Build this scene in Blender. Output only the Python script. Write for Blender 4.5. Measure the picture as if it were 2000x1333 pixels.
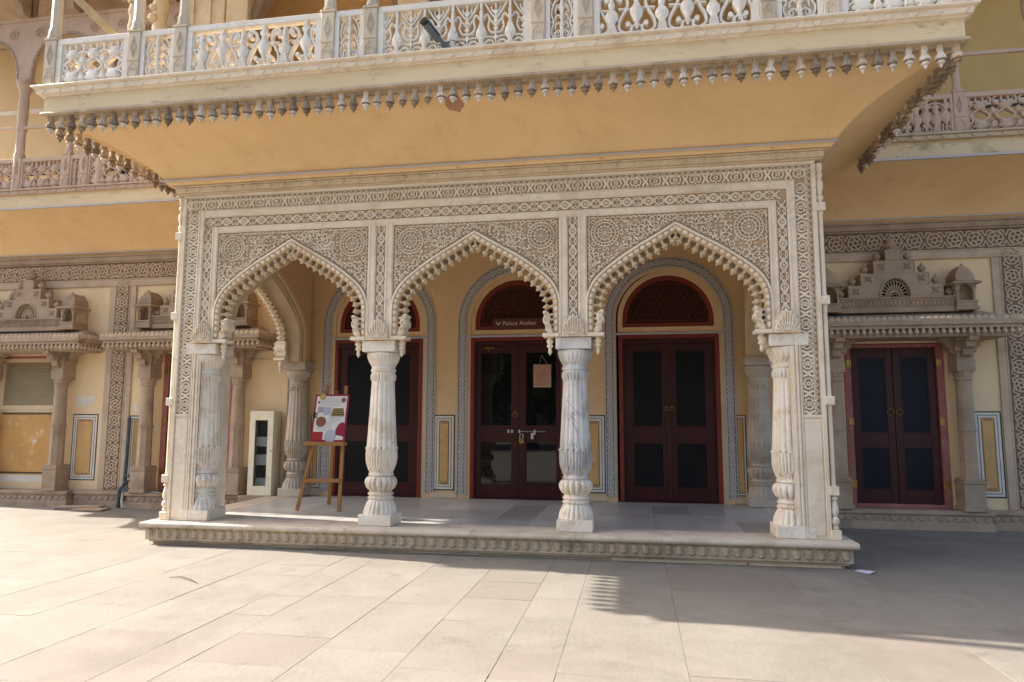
import bpy, math, random
from mathutils import Vector, Matrix
R_ = random.Random(7)
PI = math.pi
sc = bpy.context.scene
for o in list(bpy.data.objects): bpy.data.objects.remove(o)

# ------------------------------------------------------------------ camera
cam_d = bpy.data.cameras.new('camera'); cam = bpy.data.objects.new('camera', cam_d)
sc.collection.objects.link(cam); sc.camera = cam
cam_d.sensor_width = 36.0; cam_d.lens = 1374.35*36/2000; cam_d.clip_start = .05; cam_d.clip_end = 500
YAW, PIT, ROL = .1724, .1125, .0028
fw = Vector((-math.sin(YAW)*math.cos(PIT), math.cos(YAW)*math.cos(PIT), math.sin(PIT)))
rt = Vector((math.cos(YAW), math.sin(YAW), 0)); up = rt.cross(fw)
r2 = rt*math.cos(ROL)+up*math.sin(ROL); u2 = -rt*math.sin(ROL)+up*math.cos(ROL)
m = Matrix((r2, u2, -fw)).transposed().to_4x4(); m.translation = Vector((1.5814, -6.833, 1.0511))
cam.matrix_world = m
# ------------------------------------------------------------------ world, sun, exposure
SUN = Vector((-1.0, .165, .76)).normalized()            # towards the sun
w = bpy.data.worlds.new('World'); sc.world = w; w.use_nodes = True
nt = w.node_tree; nt.nodes.clear()
sky = nt.nodes.new('ShaderNodeTexSky'); sky.sky_type = 'NISHITA'; sky.sun_disc = False
sky.sun_elevation = math.asin(SUN.z); sky.sun_rotation = math.atan2(SUN.x, SUN.y)
sky.dust_density = 5.0; sky.air_density = 1.0; sky.ozone_density = 1.0
bg = nt.nodes.new('ShaderNodeBackground'); bg.inputs[1].default_value = .135
wo = nt.nodes.new('ShaderNodeOutputWorld')
nt.links.new(sky.outputs[0], bg.inputs[0]); nt.links.new(bg.outputs[0], wo.inputs[0])
sd = bpy.data.lights.new('sun', 'SUN'); sd.energy = 4.4; sd.angle = math.radians(.5); sd.color = (1, .92, .80)
so = bpy.data.objects.new('sun', sd); sc.collection.objects.link(so)
so.rotation_euler = (-SUN).to_track_quat('-Z', 'Y').to_euler(); so.location = (-20, 5, 16)
vs = sc.view_settings; vs.view_transform = 'Standard'; vs.look = 'None'; vs.exposure = 1.62; vs.gamma = 1
vs.use_curve_mapping = False

# ------------------------------------------------------------------ materials
MATS = {}
def mat(name, c1, c2=None, scale=2.5, rough=.75, bump=.15, bscale=60., stain=None, sscale=1.3, samt=.5, objvar=0., vein=None, spec=.35, coat=0, grime=None, stretch=(1,1,1), cont=False):
    m = bpy.data.materials.new(name); m.use_nodes = True; t = m.node_tree; N = t.nodes; L = t.links
    b = N['Principled BSDF']; b.inputs['Roughness'].default_value = rough
    b.inputs['Specular IOR Level'].default_value = spec; b.inputs['Coat Weight'].default_value = coat
    geo = N.new('ShaderNodeNewGeometry'); mp = N.new('ShaderNodeMapping'); mp.inputs['Scale'].default_value = stretch
    L.new(geo.outputs['Position'], mp.inputs[0]); P = mp.outputs[0]; P0 = P
    if objvar:
        oi = N.new('ShaderNodeObjectInfo')
        ad = N.new('ShaderNodeVectorMath'); ad.operation = 'MULTIPLY_ADD'
        ad.inputs[1].default_value = (31, 17, 23); cb = N.new('ShaderNodeCombineXYZ')
        for k in range(3): L.new(oi.outputs['Random'], cb.inputs[k])
        L.new(cb.outputs[0], ad.inputs[0]); L.new(P, ad.inputs[2]); P = ad.outputs[0]
    PP = P
    def noise(s, d=5, r=.6, dist=0, P=None):
        P = P or PP
        n = N.new('ShaderNodeTexNoise'); n.inputs['Scale'].default_value = s; n.inputs['Detail'].default_value = d
        n.inputs['Roughness'].default_value = r; n.inputs['Distortion'].default_value = dist
        L.new(P, n.inputs['Vector']); return n.outputs[0]
    def ramp(src, a, b_):
        r = N.new('ShaderNodeMapRange'); r.inputs[1].default_value = a; r.inputs[2].default_value = b_
        L.new(src, r.inputs[0]); return r.outputs[0]
    def mix(f, a, b_, mode='MIX'):
        x = N.new('ShaderNodeMix'); x.data_type = 'RGBA'; x.blend_type = mode
        for sock, v in ((0, f), (6, a), (7, b_)):
            if hasattr(v, 'links') or hasattr(v, 'is_linked'): L.new(v, x.inputs[sock])
            elif isinstance(v, (int, float)): x.inputs[sock].default_value = v
            else: x.inputs[sock].default_value = (*v, 1)
        return x.outputs[2]
    PW = P0 if cont else P
    c2 = c2 or tuple(x*.82 for x in c1)
    col = mix(ramp(noise(scale), .35, .68), c1, c2)
    if vein:
        v = noise(3.2, 9, .62, 1.4)
        a_ = N.new('ShaderNodeMath'); a_.operation = 'SUBTRACT'; a_.inputs[1].default_value = .5; L.new(v, a_.inputs[0])
        bb = N.new('ShaderNodeMath'); bb.operation = 'ABSOLUTE'; L.new(a_.outputs[0], bb.inputs[0])
        f = ramp(bb.outputs[0], .03, 0.); gate = ramp(noise(1.7, 3), .45, .6)
        mu = N.new('ShaderNodeMath'); mu.operation = 'MULTIPLY'; L.new(f, mu.inputs[0]); L.new(gate, mu.inputs[1])
        mu2 = N.new('ShaderNodeMath'); mu2.operation = 'MULTIPLY'; L.new(mu.outputs[0], mu2.inputs[0]); mu2.inputs[1].default_value = .6
        col = mix(mu2.outputs[0], col, vein)
    if stain:
        f = ramp(noise(sscale, 8, .7, .4, PW), .50, .70)
        s2 = N.new('ShaderNodeMath'); s2.operation = 'MULTIPLY'; L.new(f, s2.inputs[0]); s2.inputs[1].default_value = samt
        col = mix(s2.outputs[0], col, stain)
    if grime:   # small dark blotches and specks
        f = ramp(noise(grime[1], 10, .75, 0, PW), .57, .69)
        s2 = N.new('ShaderNodeMath'); s2.operation = 'MULTIPLY'; L.new(f, s2.inputs[0]); s2.inputs[1].default_value = grime[2]
        col = mix(s2.outputs[0], col, grime[0])
    if objvar:
        h = N.new('ShaderNodeHueSaturation'); L.new(col, h.inputs['Color'])
        r = N.new('ShaderNodeMapRange'); L.new(oi.outputs['Random'], r.inputs[0]); r.inputs[3].default_value = 1-objvar; r.inputs[4].default_value = 1+objvar*.6
        L.new(r.outputs[0], h.inputs['Value']); col = h.outputs[0]
    L.new(col, b.inputs['Base Color'])
    if bump:
        bn = N.new('ShaderNodeBump'); bn.inputs['Strength'].default_value = bump; bn.inputs['Distance'].default_value = .01
        L.new(noise(bscale, 6, .65), bn.inputs['Height']); L.new(bn.outputs[0], b.inputs['Normal'])
    MATS[name] = m; return m
WARM = (.40, .27, .15)
mat('marble_worn', (.62, .54, .43), (.50, .42, .32), 4, .6, .3, 40, stain=(.36, .28, .2), sscale=3, samt=.7, grime=((.16, .13, .1), 7, .7))
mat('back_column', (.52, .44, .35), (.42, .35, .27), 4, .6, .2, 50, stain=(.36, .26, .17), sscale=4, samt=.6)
mat('peeling_ochre', (.60, .335, .12), (.53, .29, .10), 3, .85, .15, 40, stain=(.46, .24, .09), sscale=3, samt=.5, grime=((.74, .66, .55), 5, .85))
mat('marble', (.79, .69, .55), (.72, .605, .455), 2.2, .48, .12, 45, stain=(.52, .39, .25), sscale=2.6, samt=.65, vein=(.50, .44, .38), grime=((.25, .2, .15), 9, .4))
mat('marble_column', (.78, .71, .615), (.70, .61, .49), 3, .45, .15, 50, stain=(.48, .34, .19), sscale=5, samt=.85, vein=(.48, .44, .40), objvar=.05, grime=((.3, .25, .2), 11, .4))
mat('marble_veined', (.74, .70, .65), (.50, .48, .46), 4, .45, .15, 50, stain=(.26, .25, .25), sscale=4, samt=.8, vein=(.12, .12, .12), grime=((.25, .23, .2), 9, .6), stretch=(1, 1, .45))
mat('marble_clean', (.78, .72, .63), (.71, .64, .54), 3, .4, .06, 30, vein=(.45, .45, .46), stain=(.5, .42, .3), sscale=3, samt=.25)
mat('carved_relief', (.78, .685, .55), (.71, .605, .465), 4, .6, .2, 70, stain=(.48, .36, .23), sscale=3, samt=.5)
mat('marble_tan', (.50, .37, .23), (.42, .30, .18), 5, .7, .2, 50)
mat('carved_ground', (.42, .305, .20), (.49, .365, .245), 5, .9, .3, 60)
mat('marble_warm', (.66, .53, .36), (.58, .46, .31), 3, .55, .15, 50, stain=(.42, .28, .14), sscale=4, samt=.6)
mat('weathered', (.55, .44, .31), (.43, .335, .23), 4, .8, .4, 40, stain=(.22, .17, .12), sscale=3.2, samt=.8, grime=((.1, .08, .06), 14, .6))
mat('pendant_stone', (.54, .44, .33), (.38, .295, .21), 9, .75, .3, 60, objvar=.5, stain=(.16, .115, .075), sscale=7, samt=.75)
mat('pendant_pale', (.66, .60, .52), (.48, .40, .31), 8, .7, .2, 60, objvar=.25)
mat('pendant_dark', (.20, .14, .09), (.30, .22, .15), 8, .8, .2, 60, objvar=.3)
mat('post_stone', (.62, .52, .39), (.54, .44, .31), 4, .6, .15, 50, objvar=.18)
mat('ochre', (.80, .555, .30), (.75, .505, .26), 1.0, .85, .12, 18, stain=(.66, .43, .215), sscale=1.7, samt=.6, grime=((.52, .34, .18), 4, .4))
mat('cream', (.78, .60, .37), (.73, .55, .33), 1.4, .85, .12, 30, stain=(.62, .48, .33), sscale=1.6, samt=.5, grime=((.55, .42, .3), 5, .35))
mat('cream_fascia', (.72, .58, .37), (.66, .52, .32), 2, .8, .2, 40, stain=(.50, .39, .25), sscale=2.2, samt=.6, grime=((.16, .12, .09), 4.5, .8), stretch=(.5, .5, 1.6))
mat('mould_fascia', (.66, .53, .34), (.58, .46, .29), 2, .8, .25, 40, stain=(.07, .055, .045), sscale=2.4, samt=.8, grime=((.05, .04, .035), 7, .8), stretch=(.7, .7, 1.3))
mat('porch_plaster', (.70, .49, .275), (.64, .44, .24), 1.2, .85, .08, 25, stain=(.5, .32, .15), sscale=1.5, samt=.4, grime=((.4, .26, .13), 5, .35))
mat('olive_plaster', (.62, .46, .20), (.55, .40, .17), 1.5, .85, .05, 25)
mat('upper_cream', (.62, .48, .28), (.56, .43, .24), 1.5, .85, .05, 25)
mat('sandstone', (.43, .325, .235), (.34, .25, .175), 4, .85, .35, 55, stain=(.20, .14, .10), sscale=3, samt=.6, objvar=.08)
mat('sandstone_pale', (.54, .425, .315), (.46, .35, .255), 4, .85, .3, 55, stain=(.30, .22, .16), sscale=3, samt=.5, objvar=.06)
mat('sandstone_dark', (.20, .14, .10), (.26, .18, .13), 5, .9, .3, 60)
mat('pink_stone', (.54, .40, .31), (.47, .34, .26), 4, .85, .2, 55, stain=(.36, .25, .19), sscale=3, samt=.5, objvar=.06)
mat('grey_line', (.50, .47, .47), (.44, .41, .41), 5, .7, .05)
mat('blue_grey', (.46, .46, .49), (.38, .38, .41), 6, .7, .05)
mat('inlay_pale', (.60, .58, .56), (.52, .50, .48), 8, .7, .05)
mat('inlay_brown', (.16, .10, .065), (.22, .15, .10), 8, .8, .05)
mat('maroon', (.050, .008, .009), (.036, .006, .007), 6, .42, .04, 40, spec=.3, stretch=(1, 1, .2))
mat('red_frame', (.20, .028, .018), (.15, .022, .015), 5, .45, .05, 40)
mat('pink_frame', (.36, .12, .105), (.29, .09, .08), 5, .6, .1, 40, stain=(.45, .3, .22), sscale=5, samt=.5)
mat('screen_mesh', (.009, .009, .010), (.006, .006, .007), 3, .5, .2, 400, spec=.15)
mat('glass', (.006, .006, .007), (.006, .006, .007), 3, .02, 0, spec=.55)
mat('blue_screen', (.007, .009, .018), (.005, .006, .012), 3, .4, .2, 300, spec=.18)
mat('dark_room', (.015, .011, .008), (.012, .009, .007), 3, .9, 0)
mat('jali_wood', (.12, .030, .016), (.08, .02, .012), 6, .6, .05)
mat('white_paint', (.70, .67, .60), (.62, .58, .50), 4, .7, .08, 40, stain=(.5, .42, .32), sscale=5, samt=.4)
mat('black_green', (.022, .035, .035), (.04, .05, .05), 5, .7, .05)
mat('dado_ochre', (.60, .37, .15), (.53, .32, .13), 4, .8, .05, stain=(.42, .20, .09), sscale=4, samt=.5, grime=((.72, .62, .48), 4, .6))
mat('dado_brown', (.28, .14, .07), (.22, .11, .05), 6, .8, .05)
mat('slab', (.208, .191, .166), (.180, .163, .139), 2.1, .82, .45, 30, stain=(.140, .125, .105), sscale=.9, samt=.75, objvar=.05, cont=True, grime=((.115, .098, .082), 3.2, .6))
mat('slab_red', (.202, .176, .154), (.178, .153, .131), 1.6, .82, .3, 50, stain=(.140, .122, .104), sscale=.9, samt=.75, objvar=.05, cont=True, grime=((.115, .096, .08), 3.2, .6))
mat('joint', (.13, .115, .097), (.165, .148, .125), 3, .95, .4, 30)
mat('floor_marble', (.50, .49, .47), (.42, .41, .40), 2, .28, .05, 30, vein=(.24, .24, .25), stain=(.30, .28, .25), sscale=2, samt=.5, objvar=.14)
mat('floor_grey', (.32, .315, .315), (.27, .27, .275), 3, .3, .05, 30, vein=(.12, .12, .13), objvar=.1)
mat('plinth_base', (.48, .38, .27), (.36, .28, .20), 5, .9, .5, 35, stain=(.22, .18, .15), sscale=3, samt=.7, grime=((.12, .09, .07), 8, .5), stretch=(.4, 1, 1.4))
mat('easel_wood', (.36, .175, .06), (.29, .135, .045), 9, .5, .08, 40, stretch=(1, 1, .15))
mat('pole_wood', (.52, .36, .17), (.42, .28, .12), 9, .7, .1, 40)
mat('brass', (.36, .24, .08), (.27, .17, .05), 9, .35, .05); MATS['brass'].node_tree.nodes['Principled BSDF'].inputs['Metallic'].default_value = .9
mat('steel', (.62, .62, .62), (.5, .5, .5), 9, .3, .03); MATS['steel'].node_tree.nodes['Principled BSDF'].inputs['Metallic'].default_value = .9
mat('cam_body', (.13, .145, .15), (.10, .11, .115), 9, .4, .02)
mat('cam_dark', (.01, .01, .012), (.01, .01, .012), 9, .15, 0)
mat('cabinet_cream', (.78, .72, .56), (.74, .67, .50), 5, .5, .05, 30, stain=(.55, .46, .3), sscale=5, samt=.3)
mat('cab_dark', (.22, .215, .20), (.17, .165, .155), 4, .5, 0)
mat('pipe_grey', (.40, .39, .38), (.33, .32, .31), 6, .5, .05)
mat('pipe_blue', (.035, .07, .10), (.09, .09, .09), 9, .6, .1)
mat('louver', (.60, .48, .30), (.54, .42, .25), 4, .6, .05)
mat('paper_white', (.74, .73, .72), (.70, .69, .69), 6, .7, .02)
mat('magenta', (.30, .012, .045), (.26, .010, .04), 6, .5, .02)
mat('ink', (.36, .36, .40), (.33, .33, .36), 6, .8, 0)
mat('p_brown', (.27, .115, .06), (.22, .09, .05), 9, .8, 0)
mat('p_grey', (.40, .40, .46), (.30, .30, .36), 12, .8, 0)
mat('p_lav', (.50, .50, .60), (.42, .42, .52), 9, .8, 0)
mat('p_black', (.02, .02, .02), (.03, .03, .03), 9, .8, 0)
mat('p_gold', (.52, .40, .13), (.45, .34, .1), 9, .8, 0)
mat('p_red', (.38, .03, .03), (.30, .02, .03), 30, .8, 0)
mat('sign_brown', (.105, .032, .018), (.09, .028, .015), 6, .6, .02)
mat('sign_text', (.62, .50, .36), (.58, .46, .33), 6, .6, 0)
mat('placard', (.40, .22, .16), (.34, .18, .13), 7, .7, .02)
mat('placard_line', (.58, .42, .32), (.54, .38, .28), 7, .7, 0)
mat('bark', (.09, .065, .045), (.06, .045, .03), 6, .9, .5, 20)
mat('leaf', (.045, .085, .02), (.07, .12, .03), 2, .6, 0, objvar=.1)
mat('cloth', (.03, .03, .035), (.05, .05, .05), 6, .9, .1)
mat('patch', (.46, .25, .16), (.38, .2, .13), 12, .9, .2, 40)

# ------------------------------------------------------------------ mesh builder
COL = sc.collection
class MB:
    def __init__(s): s.v = []; s.f = []; s.mi = []; s.cur = 0
    def add(s, vs, fs):
        b = len(s.v); s.v += [tuple(p) for p in vs]
        for f in fs: s.f.append(tuple(b+i for i in f)); s.mi.append(s.cur)
    def box(s, x0, x1, y0, y1, z0, z1, c=0.):
        if c <= 0:
            s.add([(x0,y0,z0),(x1,y0,z0),(x1,y1,z0),(x0,y1,z0),(x0,y0,z1),(x1,y0,z1),(x1,y1,z1),(x0,y1,z1)],
                  [(0,3,2,1),(4,5,6,7),(0,1,5,4),(1,2,6,5),(2,3,7,6),(3,0,4,7)]); return
        c = min(c, (x1-x0)*.45, (y1-y0)*.45, (z1-z0)*.45)
        V = []; I = {}
        X = (x0, x1); Y = (y0, y1); Z = (z0, z1)
        for i in (0,1):
            for j in (0,1):
                for k in (0,1):
                    sx, sy, sz = (1,-1)[i]*c, (1,-1)[j]*c, (1,-1)[k]*c
                    for a in range(3):
                        p = [X[i]+(sx if a != 0 else 0), Y[j]+(sy if a != 1 else 0), Z[k]+(sz if a != 2 else 0)]
                        I[(i,j,k,a)] = len(V); V.append(p)
        F = []
        for a in range(3):
            for e in (0,1):
                q = []
                for (p_, q_) in ((0,0),(1,0),(1,1),(0,1)):
                    ijk = [0,0,0]; o = [t for t in range(3) if t != a]
                    ijk[a] = e; ijk[o[0]] = p_; ijk[o[1]] = q_; q.append(I[(*ijk, a)])
                F.append(q)
        for a in range(3):   # edges along a
            o = [t for t in range(3) if t != a]
            for p_ in (0,1):
                for q_ in (0,1):
                    A = [0,0,0]; A[o[0]] = p_; A[o[1]] = q_; B = A[:]; A[a] = 0; B[a] = 1
                    F.append([I[(*A,o[0])], I[(*A,o[1])], I[(*B,o[1])], I[(*B,o[0])]])
        for i in (0,1):
            for j in (0,1):
                for k in (0,1): F.append([I[(i,j,k,0)], I[(i,j,k,1)], I[(i,j,k,2)]])
        ctr = Vector(((x0+x1)/2, (y0+y1)/2, (z0+z1)/2)); G = []
        for f in F:
            P = [Vector(V[i]) for i in f]; n = (P[1]-P[0]).cross(P[2]-P[0])
            mc = sum(P, Vector())/len(P)
            G.append(f if n.dot(mc-ctr) > 0 else f[::-1])
        s.add(V, G)
    def lathe(s, prof, c=(0,0,0), seg=24, sy=1., cap=True):
        # prof rows: (r, z[, lobes, depth])
        V = []; F = []
        for row in prof:
            r, z = row[0], row[1]; n, d = (row[2], row[3]) if len(row) > 2 else (0, 0)
            for i in range(seg):
                a = 2*PI*i/seg; rr = r*(1-d*(1-abs(math.sin(n*a/2)))**1.5) if n else r
                V.append((c[0]+rr*math.cos(a), c[1]+rr*math.sin(a)*sy, c[2]+z))
        for k in range(len(prof)-1):
            up_ = prof[k+1][1] >= prof[k][1]
            for i in range(seg):
                j = (i+1) % seg; F.append((k*seg+i, k*seg+j, (k+1)*seg+j, (k+1)*seg+i))
        if cap:
            F.append(tuple(range(seg))[::-1]); F.append(tuple((len(prof)-1)*seg+i for i in range(seg)))
        if prof[-1][1] < prof[0][1]: F = [f[::-1] for f in F]
        s.add(V, F)
    def prism(s, poly, fr, h0, h1, taper=0.):
        # closed 2d outline extruded h0..h1 along the frame's third axis
        n = len(poly); cx = sum(p[0] for p in poly)/n; cy = sum(p[1] for p in poly)/n
        top = [(p[0]+(cx-p[0])*taper, p[1]+(cy-p[1])*taper) for p in poly]
        V = [fr(p[0], p[1], h0) for p in poly]+[fr(p[0], p[1], h1) for p in top]
        F = [tuple(range(n))[::-1], tuple(range(n, 2*n))]+[(i, (i+1) % n, n+(i+1) % n, n+i) for i in range(n)]
        s.add(V, F)
    def ribbon(s, pts, wd, h, fr, closed=False, base=0., top=.68):
        n = len(pts)
        if n < 2: return
        s.rc = getattr(s, 'rc', 0)+1; h = h+(s.rc*7 % 23)*.00009   # crossing strips never share a plane
        V = []
        for i in range(n):
            a = pts[i-1] if (i or closed) else pts[0]; b = pts[(i+1) % n] if (i < n-1 or closed) else pts[-1]
            dx, dy = b[0]-a[0], b[1]-a[1]; l = math.hypot(dx, dy) or 1e-9; nx, ny = -dy/l*wd/2, dx/l*wd/2
            x, y = pts[i]
            V += [fr(x+nx, y+ny, base), fr(x+nx*top, y+ny*top, h), fr(x-nx*top, y-ny*top, h), fr(x-nx, y-ny, base)]
        F = []
        for i in range(n if closed else n-1):
            a, b = i*4, ((i+1) % n)*4
            for k in range(3): F.append((a+k, b+k, b+k+1, a+k+1))
        if not closed: F += [(0, 1, 2, 3), ((n-1)*4+3, (n-1)*4+2, (n-1)*4+1, (n-1)*4)]
        s.add(V, F)
    def bar2(s, pts, wd, dp, fr, closed=False):
        # rounded bar seen from both sides, centred on h=0: six-sided section
        n = len(pts); V = []; s.rc = getattr(s, 'rc', 0)+1; dp = dp+(s.rc*7 % 23)*.0004
        for i in range(n):
            a = pts[i-1] if (i or closed) else pts[0]; b = pts[(i+1) % n] if (i < n-1 or closed) else pts[-1]
            dx, dy = b[0]-a[0], b[1]-a[1]; l = math.hypot(dx, dy) or 1e-9; nx, ny = -dy/l*wd/2, dx/l*wd/2
            x, y = pts[i]
            for k, hh in ((1, 0), (.55, -dp/2), (-.55, -dp/2), (-1, 0), (-.55, dp/2), (.55, dp/2)):
                V.append(fr(x+nx*k, y+ny*k, hh))
        F = []
        for i in range(n if closed else n-1):
            a, b = i*6, ((i+1) % n)*6
            for k in range(6): F.append((a+k, b+k, b+(k+1) % 6, a+(k+1) % 6))
        if not closed: F += [tuple(range(6)), tuple((n-1)*6+5-k for k in range(6))]
        s.add(V, F)
    def tube(s, pts, r, seg=8):
        pts = [Vector(p) for p in pts]; V = []; n = len(pts)
        ref = Vector((0, 0, 1))
        for i, p in enumerate(pts):
            d = (pts[min(i+1, n-1)]-pts[max(i-1, 0)]).normalized()
            a = d.cross(ref if abs(d.dot(ref)) < .95 else Vector((0, 1, 0))).normalized(); b = d.cross(a)
            rr = r[i] if isinstance(r, (list, tuple)) else r
            for k in range(seg): t = 2*PI*k/seg; V.append(p+a*rr*math.cos(t)+b*rr*math.sin(t))
        F = []
        for i in range(n-1):
            for k in range(seg): j = (k+1) % seg; F.append((i*seg+k, i*seg+j, (i+1)*seg+j, (i+1)*seg+k))
        F += [tuple(range(seg))[::-1], tuple((n-1)*seg+k for k in range(seg))]
        s.add(V, F)
    def beam(s, a, b, wx, wy):
        # square-section beam from a to b
        a, b = Vector(a), Vector(b); d = (b-a).normalized()
        s1 = d.cross(Vector((0, 1, 0))); s1 = (s1 if s1.length > .05 else d.cross(Vector((1, 0, 0)))).normalized(); s2 = d.cross(s1).normalized()
        V = [p+s1*i*wx/2+s2*j*wy/2 for p in (a, b) for i, j in ((-1,-1),(1,-1),(1,1),(-1,1))]
        s.add(V, [(0,3,2,1),(4,5,6,7),(0,1,5,4),(1,2,6,5),(2,3,7,6),(3,0,4,7)])
    def mesh(s, name, mats, smooth=35, fix=True):
        me = bpy.data.meshes.new(name); me.from_pydata(s.v, [], s.f)
        for mm in (mats if isinstance(mats, (list, tuple)) else [mats]): me.materials.append(MATS[mm])
        if isinstance(mats, (list, tuple)): me.polygons.foreach_set('material_index', s.mi)
        me.update()
        if smooth:
            me.shade_smooth(); me.set_sharp_from_angle(angle=math.radians(smooth))
        return me
    def build(s, name, mats, parent=None, smooth=35):
        return link(name, s.mesh(name, mats, smooth), parent)
INV = {}
def link(name, me, parent=None, loc=(0, 0, 0), rot=(0, 0, 0), scale=(1, 1, 1)):
    # loc / rot / scale are world values; the parent's world matrix is cancelled
    o = bpy.data.objects.new(name, me); COL.objects.link(o)
    o.location = loc; o.rotation_euler = rot; o.scale = scale
    if parent is not None:
        o.parent = parent; o.matrix_parent_inverse = INV[parent.name]
    from mathutils import Euler
    INV[o.name] = Matrix.LocRotScale(Vector(loc), Euler(rot), Vector(scale)).inverted()
    return o
def thing(name, label, cat, loc=(0, 0, 0), group=None):
    o = bpy.data.objects.new(name, None); COL.objects.link(o); o.location = loc; o.empty_display_size = .1
    INV[o.name] = Matrix.Translation(-Vector(loc)); tag(o, label, cat, group); return o
def tag(o, label, cat, group=None):
    o['label'] = label; o['category'] = cat
    if group: o['group'] = group
def piece(name, me, parent, loc, rot=(0, 0, 0), scale=(1, 1, 1)):
    # a child that shares its mesh; parent is an identity-transformed part or a thing
    return link(name, me, parent, loc, rot, scale)
def FY(y0, sgn=-1):      # frame on a plane facing -y: (u,v,h) -> (x, y0 - h, z)
    return lambda u, v, h: (u, y0+sgn*h, v)
def FX(x0, sgn=1):
    return lambda u, v, h: (x0+sgn*h, u, v)
def arc(cx, cy, r, a0, a1, n=8, ry=None):
    ry = ry or r
    return [(cx+r*math.cos(math.radians(a0+(a1-a0)*i/n)), cy+ry*math.sin(math.radians(a0+(a1-a0)*i/n))) for i in range(n+1)]
def spiral(cx, cy, r0, r1, a0, a1, n=12):
    return [(cx+(r0+(r1-r0)*i/n)*math.cos(math.radians(a0+(a1-a0)*i/n)), cy+(r0+(r1-r0)*i/n)*math.sin(math.radians(a0+(a1-a0)*i/n))) for i in range(n+1)]
def cat_rom(P, n=6):
    Q = []
    for i in range(len(P)-1):
        p0 = P[max(i-1, 0)]; p1 = P[i]; p2 = P[i+1]; p3 = P[min(i+2, len(P)-1)]
        for k in range(n):
            t = k/n
            Q.append(tuple(.5*((2*p1[j])+(-p0[j]+p2[j])*t+(2*p0[j]-5*p1[j]+4*p2[j]-p3[j])*t*t+(-p0[j]+3*p1[j]-3*p2[j]+p3[j])*t**3) for j in (0, 1)))
    Q.append(P[-1]); return Q

D = 2.664; ZG = -.23

# ================================================================== courtyard
g = MB(); g.add([(-70, -70, ZG-.012), (70, -70, ZG-.012), (70, 40, ZG-.012), (-70, 40, ZG-.012)], [(0, 1, 2, 3)])
ground = g.build('courtyard_ground', 'joint', smooth=0); ground['kind'] = 'structure'
ground['label'] = 'pale sandstone courtyard paving in long courses'
XJ = [-9.6, -8.9, -8.2, -7.55, -6.85, -6.2, -5.5, -4.85, -4.2, -3.6, -2.98, -2.35, -1.72, -1.105, -.8, -.2, .33, .831, 1.163, 1.83, 2.8, 3.42, 3.99, 4.65, 5.3, 5.95, 6.6, 7.3]
rg = random.Random(11)
for i in range(len(XJ)-1):
    x0, x1 = XJ[i], XJ[i+1]; y = -4.6+rg.uniform(-.6, 0)
    while y < 2.9:
        L_ = rg.uniform(.4, 1.15); y1 = min(y+L_, 3.0)
        j = .004; inside = (x0 > -3.3 and x1 < 3.3 and y > .1)
        if not inside and not (x1 < -4 and y1 < -1.5 and x1 < -4-(-1.5-y1)*-0):
            b = MB(); t = [rg.uniform(-.0025, .0025) for _ in range(4)]
            zz = ZG
            gp = lambda: rg.choice((.0005, .0006, .0008, .0010, .0014, .0026))
            X0, X1, Y0, Y1 = x0+gp(), x1-gp(), y+gp(), y1-gp()
            c = .0012; t = [q*.5 for q in t]
            # pillowed slab: lower rim, top face slightly tilted
            b.add([(X0, Y0, zz-.03), (X1, Y0, zz-.03), (X1, Y1, zz-.03), (X0, Y1, zz-.03),
                   (X0, Y0, zz-.0010+t[0]), (X1, Y0, zz-.0010+t[1]), (X1, Y1, zz-.0010+t[2]), (X0, Y1, zz-.0010+t[3]),
                   (X0+c, Y0+c, zz+t[0]), (X1-c, Y0+c, zz+t[1]), (X1-c, Y1-c, zz+t[2]), (X0+c, Y1-c, zz+t[3])],
                  [(0, 1, 5, 4), (1, 2, 6, 5), (2, 3, 7, 6), (3, 0, 4, 7), (4, 5, 9, 8), (5, 6, 10, 9), (6, 7, 11, 10), (7, 4, 8, 11), (8, 9, 10, 11)])
            b.build('paving_slab', 'slab_red' if rg.random() < .10 else 'slab', ground, smooth=0)
        y = y1
# paving beyond the laid slabs, as one sheet
g = MB()
for (a, b_, c, d) in ((-60, 60, -60, -4.65), (-60, -9.62, -4.65, 30), (7.32, 60, -4.65, 30)):
    g.add([(a, c, ZG-.002), (b_, c, ZG-.002), (b_, d, ZG-.002), (a, d, ZG-.002)], [(0, 1, 2, 3)])
# same level everywhere, no overlap between the three rectangles
far = g.build('courtyard_far', 'slab', ground, smooth=0); far['kind'] = 'stuff'

# ================================================================== marble porch
porch = thing('marble_porch', 'carved white marble porch with three cusped arches and two free columns on a low plinth', 'porch', (0, 1.2, ZG))
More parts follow.
